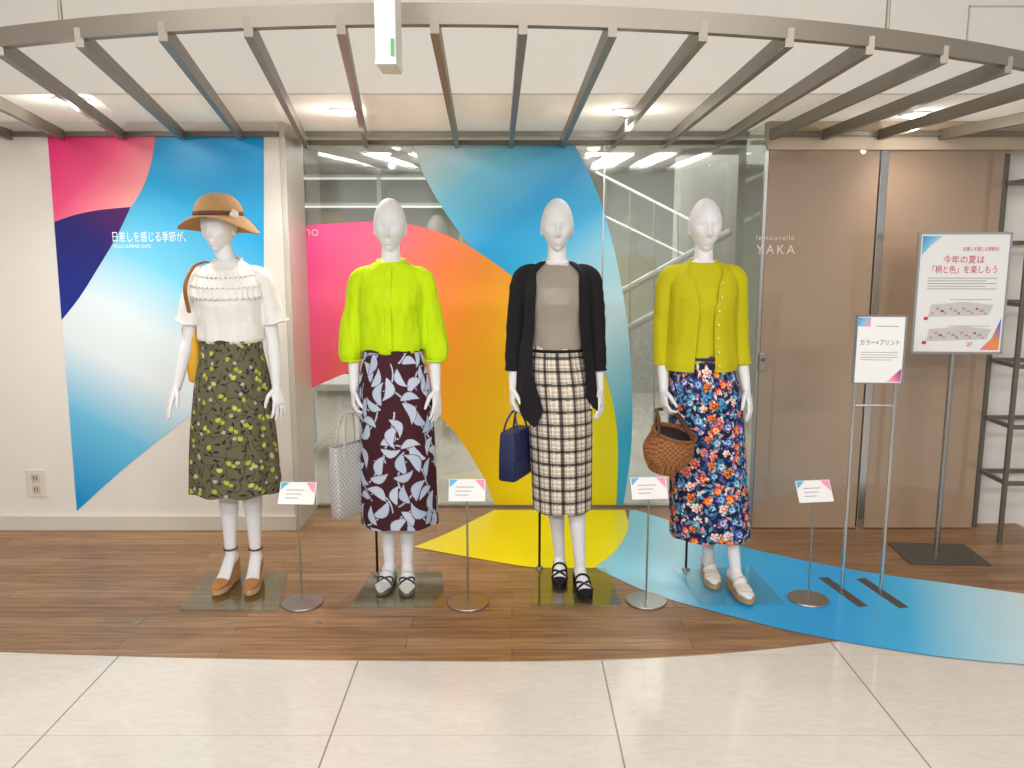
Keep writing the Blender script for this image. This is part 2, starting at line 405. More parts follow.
graphic(wg, 'navy_field', nv, YW, grad('navy_print', L3(125, 210), L3(60, 310), [(0, (84, 24, 96)), (.35, (34, 30, 112)), (1, (12, 44, 142))]), off=.004)
text(wg, '日差しを感じる季節が、', tuple(L3(112, 241)+Vector((0, -.005, 0))), .060, WHITETXT, sx=.64)
text(wg, 'HELLO SUMMER DAYS', tuple(L3(113, 248)+Vector((0, -.005, 0))), .026, WHITETXT, sx=.8)
O2 = Vector((atY(470, 300, YG).x, YG, 0))
gg = empty('window_graphic', 'swirling blue, pink, orange and yellow print stuck on the shop glass', 'window graphic', O2)
def G3(px, py): return atY(px, py, YG)-O2
bl = cpx([(412, 140), (424, 175), (445, 212), (475, 252), (515, 300), (560, 350), (600, 420), (606, 512)])
br_ = cpx([(622, 512), (631, 450), (632, 390), (627, 320), (613, 245), (594, 185), (572, 140)])
graphic(gg, 'blue_band', bl+br_, YG, grad('blue_band_print', G3(420, 150), G3(640, 420), [(0, (228, 243, 248)), (.15, (120, 210, 244)), (.32, (0, 168, 236)), (.44, (40, 182, 238)), (.58, (170, 225, 245)), (.72, (205, 236, 247)), (.86, (150, 218, 243)), (1, (60, 186, 236))]), off=.003)
out = cpx([(294, 226), (340, 223), (385, 222), (430, 229), (472, 248), (520, 282), (565, 318), (600, 362), (617, 430), (616, 511)])
inn = cpx([(498, 511), (484, 478), (462, 442), (440, 416), (420, 395), (395, 378), (360, 370), (325, 382), (294, 398)])
graphic(gg, 'warm_band', out+inn, YG, grad('warm_band_print', G3(296, 290), G3(590, 450), [(0, (250, 84, 156)), (.17, (250, 98, 128)), (.32, (250, 122, 76)), (.46, (250, 152, 44)), (.62, (252, 190, 20)), (.8, (250, 216, 12)), (1, (248, 236, 10))]), off=.006)
text(gg, 'no', tuple(G3(304, 236)+Vector((0, -.009, 0))), .085, mat('pale_print', (246, 206, 216), .5), sx=1.0)
O3 = Vector((atZ(720, 580, 0).x, atZ(720, 580, 0).y, 0))
fg = empty('floor_graphic', 'yellow and blue swoosh sticker sweeping across the wood floor to the right', 'floor graphic', O3)
def fl(pts, name, m, z):
    bm = bmesh.new(); poly(bm, [atZ(px, py, 0)-O3+Vector((0, 0, z)) for px, py in pts]); return build(bm, name, m, fg)
def Z3(px, py): return atZ(px, py, 0)-O3
yb = [(414, 548)]+cpx([(414, 548), (450, 533), (478, 519), (494, 511)])+[(625, 511)]+cpx([(625, 511), (628, 530), (615, 552), (594, 569)])+cpx([(594, 569), (540, 569), (480, 560), (414, 548)])
fl(yb, 'yellow_field', grad('yellow_floor_print', Z3(414, 548), Z3(620, 540), [(0, (250, 228, 0)), (1, (242, 234, 30))], rough=.3), .006)
bb_ = cpx([(590, 566), (612, 550), (626, 528), (630, 511)])+cpx([(636, 511), (665, 520), (710, 537), (760, 552), (860, 572), (960, 586), (1060, 600)])+cpx([(1060, 668), (980, 662), (900, 652), (800, 634), (720, 614), (650, 594), (590, 566)])
fl(bb_, 'blue_field', grad('blue_floor_print', Z3(620, 560), Z3(1040, 620), [(0, (140, 212, 242)), (.14, (165, 222, 244)), (.3, (40, 174, 234)), (.55, (10, 162, 232)), (.72, (60, 184, 236)), (.85, (170, 222, 242)), (1, (215, 236, 244))], rough=.3), .0055)

# ------------------------------------------------------------------ slatted canopy
ZR = 2.185
CO = Vector((0, 3.5, 0))
cn = empty('slatted_canopy', 'curved taupe metal slatted canopy hanging over the display', 'canopy', CO)
def rimY(x): return 2.41+.160*(x+.22)**2
xs = np.linspace(-3.2, 3.2, 90)
bm = bmesh.new()
R = []
for x in xs:
    y = rimY(x); R.append([Vector((x, y-.018, ZR-.018))-CO, Vector((x, y+.018, ZR-.018))-CO, Vector((x, y+.018, ZR+.036))-CO, Vector((x, y-.018, ZR+.036))-CO])
loft(bm, R); build(bm, 'front_rim', TAUPE_METAL, cn, True, sharp=30)
ZB = 2.150
for x0, x1, y in ((-3.6, XL-.0, YW), (XL+.04, XR-.02, YG-.012), (XR, 3.4, YW-.02)):
    bm = bmesh.new(); box(bm, Vector((x0, y-.03, ZB-.008))-CO, Vector((x1, y, ZB+.018))-CO); build(bm, 'rear_rail', TAUPE_METAL, cn, bevel=.003)
sl = [(-170, 10), (-85, 62), (2, 122), (82, 182), (165, 240), (250, 306), (342, 366), (435, 457), (523, 511), (612, 562), (702, 613), (788, 664), (868, 716), (942, 772), (1006, 824), (1066, 880), (1130, 940)]
def rim_at(px):
    x = (px-512)/F*2.4
    for _ in range(14):
        y = rimY(x); d = y*math.cos(P)-(ZR-CZ)*math.sin(P); x = (px-512)/F*d
    return x, rimY(x)
for a, bpx in sl:
    x0, y0 = rim_at(a)
    yb_ = YW-.02
    for yy in (YW-.02, YG-.03):
        d = yy*math.cos(P)-(ZB-CZ)*math.sin(P); x1 = (bpx-512)/F*d
        if yy < 4.8 and XL < x1 < XR-.08: continue
        yb_ = yy; break
    A = Vector((x0, y0-.020, ZR-.016)); B = Vector((x1, yb_, ZB))
    t = (B-A).normalized(); s = Vector((t.y, -t.x, 0)).normalized(); up = s.cross(t); up = up if up.z > 0 else -up
    R = []
    for p in (A, B):
        R.append([p-s*.012-up*.026-CO, p+s*.012-up*.026-CO, p+s*.012+up*.026-CO, p-s*.012+up*.026-CO])
    bm = bmesh.new(); loft(bm, R); build(bm, 'slat', TAUPE_METAL, cn)
for px in (62, 886):
    x, y = rim_at(px); bm = bmesh.new(); tube(bm, [Vector((x, y, ZR+.02))-CO, Vector((x, y, 3.0))-CO], .006, 10); build(bm, 'hanger_rod', TAUPE_METAL, cn, True)

# downlights
LAMP = mat('lamp_glow', (255, 250, 238), .4, emis=20)
def downlight(px, py, z, label, r=.06, power=36, glow=2.2):
    p = atZ(px, py, z)
    t = empty('ceiling_downlight', label, 'ceiling light', (p.x, p.y, z))
    bm = bmesh.new(); lathe(bm, [(r, -.001), (r+.018, -.001), (r+.018, -.008), (r, -.012), (r-.004, -.004)], 28); build(bm, 'trim_ring', PAPER, t, True)
    bm = bmesh.new(); lathe(bm, [(0, -.005), (r, -.005), (r*.8, -.018), (r*.4, -.024), (0, -.026)], 28); build(bm, 'lens', LAMP, t, True)
    ld = bpy.data.lights.new('downlight_lamp', 'SPOT'); ld.energy = power; ld.spot_size = 2.5; ld.spot_blend = .8; ld.color = (1, .94, .85); ld.shadow_soft_size = .03
    lo = bpy.data.objects.new('downlight_lamp', ld); C.objects.link(lo); lo.location = (p.x, p.y, z-.04)
    if glow:
        ld = bpy.data.lights.new('added_soffit_lamp', 'POINT'); ld.energy = glow; ld.color = (1, .95, .88); ld.shadow_soft_size = .012  # extra point lamp added to brighten the soffit around the fixture
        lo = bpy.data.objects.new('added_soffit_lamp', ld); C.objects.link(lo); lo.location = (p.x, p.y, z-.12)
downlight(72, 99, ZS, 'round recessed downlight in the soffit, leftmost one')
downlight(345, 110, ZS, 'round recessed downlight in the soffit above the lime blouse mannequin')
downlight(628, 110, ZS, 'round recessed downlight in the soffit between the two right mannequins')
downlight(915, 113, ZS, 'round recessed downlight in the soffit above the large notice', power=12, glow=1.6)
for px, lb in ((380, 'left'), (597, 'right')):
    downlight(px, 152.5, ZI, 'small downlight in the shop ceiling behind the glass, %s one' % lb, .10, 40, 0)

# hanging sign at the top
p = atY(388, 70, 2.2)
hs = empty('hanging_sign', 'narrow white hanging sign board seen edge on at the top of the picture', 'sign', (p.x, 2.2, 3.0))
bm = bmesh.new(); box(bm, (-.022, -.06, p.z-3.0), (.028, .06, -.25)); bd = build(bm, 'board', mat('sign_white', (200, 198, 192), .3), hs, bevel=.004)
for y in (-.04, .04):
    bm = bmesh.new(); tube(bm, [(0, y, -.26), (0, y, 0)], .005, 8); build(bm, 'hanger_rod', STEEL, hs, True)
bm = bmesh.new(); box(bm, (.016, -.062, p.z-3.0+.02), (.025, -.06, p.z-3.0+.06)); build(bm, 'green_mark', mat('green_mark', (60, 140, 90), .4), bd)
bm = bmesh.new(); box(bm, (-.022, -.062, p.z-3.0+.002), (.028, -.06, p.z-3.0+.012)); build(bm, 'grey_edge', STEEL, bd)

# wall outlet
p = atY(37, 483, YW)
ot = empty('wall_outlet', 'white wall socket plate low on the white wall at the far left', 'outlet', (p.x, YW, p.z))
bm = bmesh.new(); box(bm, (-.055, -.008, -.08), (.055, 0, .08)); build(bm, 'plate', mat('outlet_plastic', (222, 212, 200), .4), ot, bevel=.004)
for z in (-.032, .032):
    bm = bmesh.new(); box(bm, (-.022, -.013, z-.024), (.022, -.007, z+.024)); k_ = build(bm, 'socket', mat('socket_plastic', (196, 186, 172), .4), ot, bevel=.003)
    for x in (-.008, .008):
        bm = bmesh.new(); box(bm, (x-.002, -.014, z-.01), (x+.002, -.0125, z+.01)); build(bm, 'slot', BLACK_METAL, k_)

# rack at right: slim ladder frame, open rung frames as shelves
rk = empty('metal_rack', 'grey metal rack with thin open rungs at the right edge of the picture', 'rack', (2.63, 4.44, 0))
for x in (0, 1.0):
    for y in (0, .26):
        bm = bmesh.new(); box(bm, (x-.011, y-.011, 0), (x+.011, y+.011, 2.06)); build(bm, 'upright', RACK_METAL, rk, bevel=.002)
for z in (.33, .637, .96, 1.28, 1.597, 1.91):
    bm = bmesh.new()
    prof = [(.0, -.009), (1.0, -.009), (1.0, .269), (.0, .269)]
    outer = [[Vector((x, y, z+dz)) for x, y in prof] for dz in (-.012, .010)]
    prof2 = [(.018, .009), (.982, .009), (.982, .251), (.018, .251)]
    inner = [[Vector((x, y, z+dz)) for x, y in prof2] for dz in (.010, -.012)]
    loft(bm, outer+inner, closed=True); build(bm, 'shelf', RACK_METAL, rk)

# ------------------------------------------------------------------ sign stands
def bars(bm, x0, x1, z, y, h=.004):
    poly(bm, [(x0, y, z), (x1, y, z), (x1, y, z+h), (x0, y, z+h)])
def rect(root, name, x0, x1, z0, z1, y, m):
    bm = bmesh.new(); poly(bm, [(x0, y, z0), (x1, y, z0), (x1, y, z1), (x0, y, z1)]); return build(bm, name, m, root)
sa = empty('notice_stand', 'slim chrome two-legged stand holding a small portrait notice', 'sign stand', (1.615, 3.76, 0), math.radians(-4))
w = .105; z0, z1 = .985, 1.28
bm = bmesh.new(); box(bm, (-w, -.008, z0), (w, .004, z1)); fr_ = build(bm, 'poster', PAPER, sa, bevel=.001)
bm = bmesh.new()
for a, c in (((-w-.004, -.012, z0-.004), (-w+.004, .006, z1+.004)), ((w-.004, -.012, z0-.004), (w+.004, .006, z1+.004)), ((-w, -.012, z1-.002), (w, .006, z1+.005)), ((-w, -.012, z0-.005), (w, .006, z0+.002))): box(bm, a, c)
build(bm, 'frame', CHROME, sa)
rect(fr_, 'colour_corner', -w+.006, -w+.06, z1-.045, z1-.006, -.0085, grad('corner_print', (-w, 0, z1), (-w+.06, 0, z1-.04), [(0, (20, 120, 200)), (.5, (120, 190, 230)), (1, (240, 150, 180))]))
bm = bmesh.new(); poly(bm, [(w-.065, -.0085, z0+.006), (w-.006, -.0085, z0+.006), (w-.006, -.0085, z0+.065)])
build(bm, 'colour_foot', grad('corner_print', (w-.06, 0, z0), (w, 0, z0+.05), [(0, (245, 200, 150)), (.5, (235, 110, 150)), (1, (90, 60, 160))]), fr_)
text(fr_, 'カラー×プリント', (0, -.0088, z1-.125), .028, DARKTXT, 'CENTER', sx=.82)
bm = bmesh.new()
bars(bm, -.02, .075, z1-.045, -.0088, .0028)
for k in range(4): bars(bm, -.08, .08-.03*(k == 3), z1-.160-k*.011, -.0088, .002)
build(bm, 'small_print', GREYTXT, fr_)
for s in (-1, 1):
    bm = bmesh.new(); tube(bm, [(s*.088, .012, .008), (s*.088, .012, .99), (s*.088, .012, 1.2)], .0085, 12); build(bm, 'pole', CHROME, sa, True)
    bm = bmesh.new(); box(bm, (s*.088-.024, -.17, 0), (s*.088+.024, .17, .008), Matrix.Translation((s*.088, 0, 0)) @ Matrix.Rotation(math.radians(14), 4, 'Z') @ Matrix.Translation((-s*.088, 0, 0))); build(bm, 'foot', DARK_METAL, sa, bevel=.002)
bm = bmesh.new(); tube(bm, [(-.088, .012, .88), (.088, .012, .88)], .006, 10); build(bm, 'crossbar', CHROME, sa, True)

sb = empty('notice_stand', 'large portrait notice board with red headline and floor maps on a single steel pole', 'sign stand', (2.205, 4.25, 0), math.radians(-3))
w = .215; z0, z1 = 1.06, 1.64
bm = bmesh.new(); box(bm, (-w, -.012, z0), (w, .006, z1)); fr_ = build(bm, 'poster', PAPER, sb, bevel=.001)
bm = bmesh.new()
for a, c in (((-w-.006, -.016, z0-.006), (-w+.005, .01, z1+.006)), ((w-.005, -.016, z0-.006), (w+.006, .01, z1+.006)), ((-w, -.016, z1-.003), (w, .01, z1+.008)), ((-w, -.016, z0-.008), (w, .01, z0+.003))): box(bm, a, c)
build(bm, 'frame', CHROME, sb)
Y_ = -.0128
bm = bmesh.new(); poly(bm, [(-w+.012, Y_, z1-.105), (-w+.05, Y_, z1-.06), (-w+.105, Y_, z1-.012), (-w+.012, Y_, z1-.012)])
build(bm, 'colour_corner', grad('corner_print', (-w, 0, z1), (-w+.09, 0, z1-.07), [(0, (20, 110, 200)), (.5, (110, 190, 230)), (.8, (190, 215, 235)), (1, (250, 240, 240))]), fr_)
bm = bmesh.new(); poly(bm, [(w-.105, Y_, z0+.012), (w-.012, Y_, z0+.012), (w-.012, Y_, z0+.17), (w-.05, Y_, z0+.07)])
build(bm, 'colour_foot', grad('corner_print', (w-.09, 0, z0), (w-.01, 0, z0+.14), [(0, (240, 120, 160)), (.4, (245, 150, 60)), (1, (60, 110, 200))]), fr_)
text(fr_, '日差しを感じる季節が、', (-.01, Y_-.001, z1-.082), .023, REDTXT, 'LEFT', sx=.75)
text(fr_, '今年の夏は', (0, Y_-.001, z1-.140), .042, REDTXT, 'CENTER', sx=.95)
text(fr_, '「柄と色」を楽しもう', (0.0, Y_-.001, z1-.188), .042, REDTXT, 'CENTER', sx=.8)
bm = bmesh.new()
for k in range(5): bars(bm, -.165, .165-.05*(k % 2), z1-.216-k*.013, Y_-.001, .0026)
for k in range(2): bars(bm, -.05, .15, z0+.26-.13*k, Y_-.001, .002)
build(bm, 'small_print', GREYTXT, fr_)
mapm = mat('map_grey', (206, 203, 204), .6); mapp = mat('map_pink', (240, 130, 148), .6); mapg = mat('map_dark_grey', (168, 165, 168), .6)
for zc in (z0+.205, z0+.085):
    bm = bmesh.new()
    poly(bm, [(-.15, Y_-.0005, zc-.03), (.14, Y_-.0005, zc-.02), (.16, Y_-.0005, zc+.03), (.02, Y_-.0005, zc+.045), (-.14, Y_-.0005, zc+.03)]); mp_ = build(bm, 'floor_map', mapm, fr_)
    for k in range(13):
        bm = bmesh.new(); x = -.135+k*.021; bars(bm, x, x+.010+.004*(k % 3), zc-.016+.011*((k*2) % 3), Y_-.0012, .009+.003*(k % 2)); build(bm, 'map_zone', (mapp, mapg, REDTXT, mapg)[k % 4], mp_)
    bm = bmesh.new(); box(bm, (-.17, Y_-.001, zc-.045), (-.15, Y_, zc-.03)); build(bm, 'map_key', REDTXT, mp_)
text(fr_, '2F', (.06, Y_-.001, z0+.03), .03, REDTXT, 'CENTER')
bm = bmesh.new(); tube(bm, [(-.0, .022, .01), (-.0, .022, 1.3)], .014, 14); build(bm, 'pole', STEEL, sb, True)
bm = bmesh.new(); box(bm, (-.2, -.15, 0), (.2, .15, .012)); build(bm, 'base', DARK_METAL, sb, bevel=.003)

def card_stand(px, py, cpx_, cpy, rz, label):
    p = atZ(px, py, .006)
    t = empty('card_stand', label, 'card stand', (p.x, p.y, .0035), math.radians(rz), 'price card stands on the wood floor')
    bm = bmesh.new(); lathe(bm, [(0, 0), (.088, 0), (.092, .004), (.09, .009), (.02, .012), (0, .012)], 40); build(bm, 'base', STEEL, t, True, sharp=40)
    top = atY(cpx_, cpy, p.y).z
    bm = bmesh.new(); tube(bm, [(0, 0, .01), (0, 0, top-.02)], .0045, 10); build(bm, 'pole', STEEL, t, True)
    Rm = Matrix.Translation((0, 0, top)) @ Matrix.Rotation(math.radians(-32), 4, 'X')
    bm = bmesh.new(); box(bm, (-.080, -.002, -.050), (.080, .002, .050), Rm); cd = build(bm, 'card', PAPER, t)
    bm = bmesh.new(); box(bm, (-.03, .002, -.04), (.03, .008, .02), Rm); build(bm, 'holder', STEEL, t)
    def q(x0, x1, z0, z1): return [Rm @ Vector(v) for v in ((x0, -.0028, z0), (x1, -.0028, z0), (x1, -.0028, z1), (x0, -.0028, z1))]
    bm = bmesh.new(); poly(bm, [Rm @ Vector(v) for v in ((.035, -.0028, .047), (.076, -.0028, .047), (.076, -.0028, -.002))]); build(bm, 'pink_mark', mat('card_pink', (244, 150, 180), .5), cd)
    bm = bmesh.new(); poly(bm, [Rm @ Vector(v) for v in ((-.076, -.0028, .047), (-.04, -.0028, .047), (-.076, -.0028, .012))]); build(bm, 'blue_mark', mat('card_blue', (90, 180, 225), .5), cd)
    bm = bmesh.new()
    for k in range(3): poly(bm, q(-.05, .03-.012*k, .012-k*.018, .015-k*.018))
    build(bm, 'small_print', mat('card_print', (150, 148, 150), .6), cd)
card_stand(302, 603, 296, 494, -3, 'price card stand between the hatted mannequin and the lime blouse mannequin')
card_stand(468, 603, 466, 491, 0, 'price card stand right of the lime blouse mannequin')
card_stand(646, 601, 648, 489, 5, 'price card stand right of the black cardigan mannequin')
card_stand(808, 599, 816, 492, 8, 'price card stand right of the olive yellow cardigan mannequin')

for px, lb in ((137, 'leftmost'), (228, 'below the tan wedge shoes'), (318, 'below the first card stand')):
    p = atZ(px, 623, .003); bm = bmesh.new(); lathe(bm, [(0, 0), (.016, 0), (.013, .003), (0, .004)], 20, (0, 0, 0))
    o = build(bm, 'floor_stud', STEEL, None, True); o.location = p; tag(o, 'small round metal stud in the wood floor, %s' % lb, 'floor stud')

# ------------------------------------------------------------------ mannequins
Xv = Vector((1, 0, 0)); Yv = Vector((0, 1, 0)); Zv = Vector((0, 0, 1))
TORSO = [(.80, .11, .085, 0), (.86, .145, .105, .005), (.93, .152, .108, .008), (1.0, .138, .098, .005), (1.07, .114, .086, 0), (1.13, .100, .078, 0), (1.2, .104, .078, -.002),
         (1.28, .114, .090, -.008), (1.34, .120, .096, -.012), (1.40, .122, .084, -.006), (1.44, .112, .064, .0), (1.465, .092, .054, .006), (1.49, .066, .050, .01), (1.515, .05, .048, .01)]
def hand(bm, W, d, s, nr, curl, splay=1.2):
    d = d.normalized(); s = (s-d*s.dot(d)).normalized(); nr = (nr-d*nr.dot(d)-s*nr.dot(s)).normalized()
    loft(bm, [ring(W+d*t, s, nr, a, b_, 14) for t, a, b_ in ((-.03, .020, .018), (0, .021, .016), (.025, .028, .015), (.06, .036, .013), (.086, .035, .0105))])
    for off, L in ((.028, .072), (.0095, .083), (-.0095, .077), (-.027, .060)):
        p = W+d*.076+s*off; pts = [p]; a = 0
        for fseg, kk in ((.44, .6), (.32, 1.0), (.24, .7)):
            a += curl*kk
            p = p+(d*math.cos(a)+nr*math.sin(a)+s*(off*splay*5*math.cos(a))).normalized()*L*fseg; pts.append(p)
        tube(bm, pts, [.0087, .0080, .0072, .0055], 8)
    p = W+d*.018+s*.018; pts = [p]
    for dv, L in ((d*.62+s*.75+nr*.25, .042), (d*.9+s*.3+nr*(.2+.3*curl), .032), (d*.95+s*.05+nr*(.3+.5*curl), .024)):
        p = p+dv.normalized()*L; pts.append(p)
    tube(bm, pts, [.012, .0105, .0088, .006], 8)
def head(bm, c, yaw=0):
    nU, nV = 72, 64; rows = []
    RZ = Matrix.Rotation(yaw, 3, 'Z')
    for j in range(1, nV):
        ph = PI*j/nV; row = []
        for i in range(nU):
            th = 2*PI*i/nU
            x = math.sin(ph)*math.sin(th); y = -math.sin(ph)*math.cos(th); z = math.cos(ph)
            k = 1-.42*max(0, -z+.02)**1.3
            X = x*.0715*k; Yy = y*.096*(1-.10*max(0, -z)); Z = z*.119
            if y < 0: Yy -= .008*max(0, -z)*(-y)
            if y > 0: Yy *= (1.0 if z > -.25 else max(.6, 1+.5*(z+.25)))
            g = lambda x0, z0, sx, sz: math.exp(-((X-x0)/sx)**2-((Z-z0)/sz)**2)
            if y < 0:
                fr = -y; dy = 0
                dy -= .022*g(0, -.040, .011, .014)+.013*g(0, -.016, .009, .026)        # nose
                for q in (-1, 1):
                    dy += .018*g(q*.028, -.006, .018, .013)                                # eye socket
                    dy -= .009*g(q*.029, -.010, .012, .006)                                # closed lid
                    dy -= .004*g(q*.042, -.036, .018, .016)                                # cheek bone
                    dy += .004*g(q*.034, -.070, .016, .02)                                 # hollow cheek
                dy -= .009*g(0, -.068, .016, .0052)+.0085*g(0, -.079, .013, .005)      # lips
                dy += .005*g(0, -.0735, .016, .0024)
                dy += .004*g(0, -.056, .012, .005)+.005*g(0, -.090, .02, .006); dy -= .006*g(0, -.104, .02, .012)
                Yy += dy*min(1, fr*1.7)
            row.append(RZ @ Vector((X, Yy, Z))+c)
        rows.append(row)
    loft(bm, rows)
    for q in (-1, 1):
        pts = [c+RZ @ Vector((q*.068, .012+.012*math.sin(a), -.012+.026*math.cos(a))) for a in np.linspace(0, 2*PI, 13)[:-1]]
        tube(bm, pts, .0055, 8, closed=True)
        tube(bm, [c+RZ @ Vector((q*.062, .012, -.034)), c+RZ @ Vector((q*.0665, .012, .008))], .009, 8)
FOOT = [(-.058, .012, .036), (-.048, .021, .056), (-.025, .027, .074), (.005, .028, .082), (.04, .028, .062), (.08, .031, .042), (.115, .0335, .029), (.145, .030, .022), (.167, .020, .017), (.180, .008, .011)]
FT = [q[0] for q in FOOT]; FW = [q[1] for q in FOOT]; FH = [q[2] for q in FOOT]
def footbase(t, heel, sole):
    k = min(1, max(0, (.115-t)/.13)); k = k*k*(3-2*k)
    return sole+heel*k
class Foot:
    def __init__(s, x, y, ang, heel, sole, z0): s.o = Vector((x, y, z0)); s.f = Vector((math.sin(ang), -math.cos(ang), 0)); s.r = Vector((math.cos(ang), math.sin(ang), 0)); s.heel = heel; s.sole = sole
    def base(s, t): return footbase(t, s.heel, s.sole)
    def ring(s, t, w, h, n=18):
        return ring(s.o+s.f*t+Zv*(s.base(t)+h/2), s.r, Zv, w, h/2, n)
    def at(s, t, z, x=0): return s.o+s.f*t+s.r*x+Zv*(s.base(t)+z)
PZ = .014
def make_body(root, cfg):
    bm = bmesh.new(); hd = cfg.get('head', (0, 0)); hdx = hd[0]
    loft(bm, [ring((cfg.get('hx', 0)*max(0, 1.1-z)/.25 if z < 1.1 else 0, cy, z), Xv, Yv, a, b_, 36) for z, a, b_, cy in TORSO])
    for sx in (-1, 1):
        loft(bm, [ring((sx*.054, -.050-.050*t, 1.335-.01*t), Xv, Zv, .048*math.sqrt(max(0.02, 1-t*t)), .048*math.sqrt(max(.02, 1-t*t)), 16) for t in (0, .3, .6, .85, .99)])
    tube(bm, [(0, .012, 1.46), (hdx*.3, .012, 1.52), (hdx*.7, .006, 1.57), (hdx, .004, 1.60), (hdx, .010, 1.65)], [.055, .043, .039, .042, .050], 20)
    head(bm, Vector((hdx, -.004, 1.668)), hd[1])
    for sx, arm in zip((-1, 1), cfg['arms']):
        S_, E, W = (Vector(q) for q in arm['pts'])
        pts = [Vector((sx*.08, .008, 1.45)), S_-Vector((sx*.006, 0, .006)), S_.lerp(E, .4), E, E.lerp(W, .3), W, W+(W-E).normalized()*.012]
        tube(bm, catmull(pts, 5), catr([.032, .036, .034, .029, .0305, .0195, .019], 5), 16)
        hand(bm, W, W-E+Vector(arm.get('dd', (0, 0, 0))), Vector(arm['s']), Vector(arm['n']), arm['curl'])
    for sx, ft in zip((-1, 1), cfg['feet_o']):
        ank = ft.at(0, .07); hip = Vector((sx*.075+cfg.get('hx', 0), .005, .87))
        kn = hip.lerp(ank, .5)+Vector((-sx*.012, .0, 0)); kn.z = .49
        pts = [hip+Vector((-sx*.01, 0, .03)), hip.lerp(kn, .3), hip.lerp(kn, .7), kn, kn.lerp(ank, .28)+Vector((0, .016, 0)), kn.lerp(ank, .7)+Vector((0, .006, 0)), ank, ft.at(0, .03)]
        tube(bm, catmull(pts, 5), catr([.075, .068, .054, .043, .045, .031, .0255, .026], 5), 20)
        loft(bm, [ft.ring(t, w_, h_) for t, w_, h_ in FOOT])
    return remesh(bm, .0038, 'body', MANN, root, smooth_it=2)
def make_shoe(root, ft, kind, m_up, m_sole, m_strap, m_strap2=None):
    bm = bmesh.new(); g = .0035
    FI = lambda t, A: float(np.interp(t, FT, A))
    if kind != 'sandal':
        t0 = {'wedge': .112, 'flat': .124, 'pump': .134}[kind]
        loft(bm, [ft.ring(t+(.004 if t > .176 else 0), FI(t, FW)+g, FI(t, FH)+g) for t in np.linspace(t0, .180, 9)])
    else:
        loft(bm, [ft.ring(t, FI(t, FW)+.004, FI(t, FH)+.005) for t in np.linspace(.090, .118, 6)])
    up = build(bm, 'shoe', m_up, root, True, sharp=50)
    if kind != 'sandal':
        bm = bmesh.new(); loft(bm, [ft.ring(t-.003, FI(t, FW)+g, .044) for t in np.linspace(-.058, -.02, 6)]); build(bm, 'heel_counter', m_up, up, True, sharp=50)
        for sd_ in (-1, 1):
            bm = bmesh.new(); R = []
            for t in np.linspace(-.03, t0+.004, 10):
                hw = FI(t, FW); c = ft.at(t, 0, sd_*(hw+.0015)); hh = .011
                R.append([c+ft.r*.002, c+ft.r*.002+Zv*hh, c-ft.r*.002+Zv*hh, c-ft.r*.002])
            loft(bm, R); build(bm, 'side_wall', m_up, up, True, sharp=40)
    bm = bmesh.new(); R = []; ex = .002 if kind == 'sandal' else 0
    for t in np.linspace(-.064, .187, 24):
        w_ = float(np.interp(t, [-.064, -.053, -.03, .02, .06, .115, .15, .174, .187], [.010, .022, .029, .029, .031, .037, .033, .021, .008]))+ex
        b0 = ft.base(t)+.003
        lo_ = ft.o+ft.f*t; hi_ = ft.o+ft.f*t+Zv*b0
        R.append([lo_-ft.r*w_, lo_+ft.r*w_, hi_+ft.r*w_, hi_-ft.r*w_])
    loft(bm, R); build(bm, 'sole', m_sole, up, True, sharp=40)
    def band(t, r, tilt=0, skew=0, ms=None):
        bm = bmesh.new(); pts = []
        for k in range(32):
            a = 2*PI*k/32
            tt = t+(tilt*math.sin(a)+skew*math.cos(a))
            pts.append(ft.at(tt, 0)+ft.r*((FI(tt, FW)+.002)*math.cos(a))+Zv*((FI(tt, FH)+.003)/2*(1+math.sin(a))))
        tube(bm, pts, r, 6, closed=True); build(bm, 'strap', ms or m_strap, up, True)
    def anklet(z, r, a, b_):
        bm = bmesh.new(); pts = [ft.at(-.002, z)+ft.r*(a*math.cos(2*PI*k/28))+ft.f*(b_*math.sin(2*PI*k/28)) for k in range(28)]
        tube(bm, pts, r, 6, closed=True); build(bm, 'ankle_strap', m_strap, up, True)
    if kind == 'wedge': anklet(.088, .0045, .030, .033)
    elif kind == 'flat':
        band(.060, .004); band(.098, .0045, skew=.020, ms=m_strap2); band(.098, .0045, skew=-.020, ms=m_strap2); band(.13, .004)
    elif kind == 'pump':
        band(.055, .0055); band(.100, .0055, skew=.022); band(.100, .0055, skew=-.022)
    else: band(-.02, .0035, .005); band(.140, .0045, skew=.012); band(.06, .0045, skew=-.008)
    return up
def garment(root, name, m, prof, sleeves, wrinkle=.003, voxel=.0065, label=None, wf=(16, 16, 5)):
    bm = bmesh.new()
    loft(bm, [ring((0, cy, z), Xv, Yv, a, b_, 40) for z, a, b_, cy in prof])
    for pts, rad in sleeves: tube(bm, catmull(pts, 5), catr(rad, 5), 20, ref=(1, 0, 0))
    o = remesh(bm, voxel, name, m, root, wrinkle, wf, smooth_it=3)
    if label: o['label'] = label
    return o
def ringband(parent, name, m, z, a, b_, cy, r, tilt=0, cx=0):
    bm = bmesh.new(); pts = [Vector((cx+a*math.sin(t), cy-b_*math.cos(t), z-tilt*math.cos(t))) for t in np.linspace(0, 2*PI, 41)[:-1]]
    tube(bm, pts, r, 8, closed=True); return build(bm, name, m, parent, True)

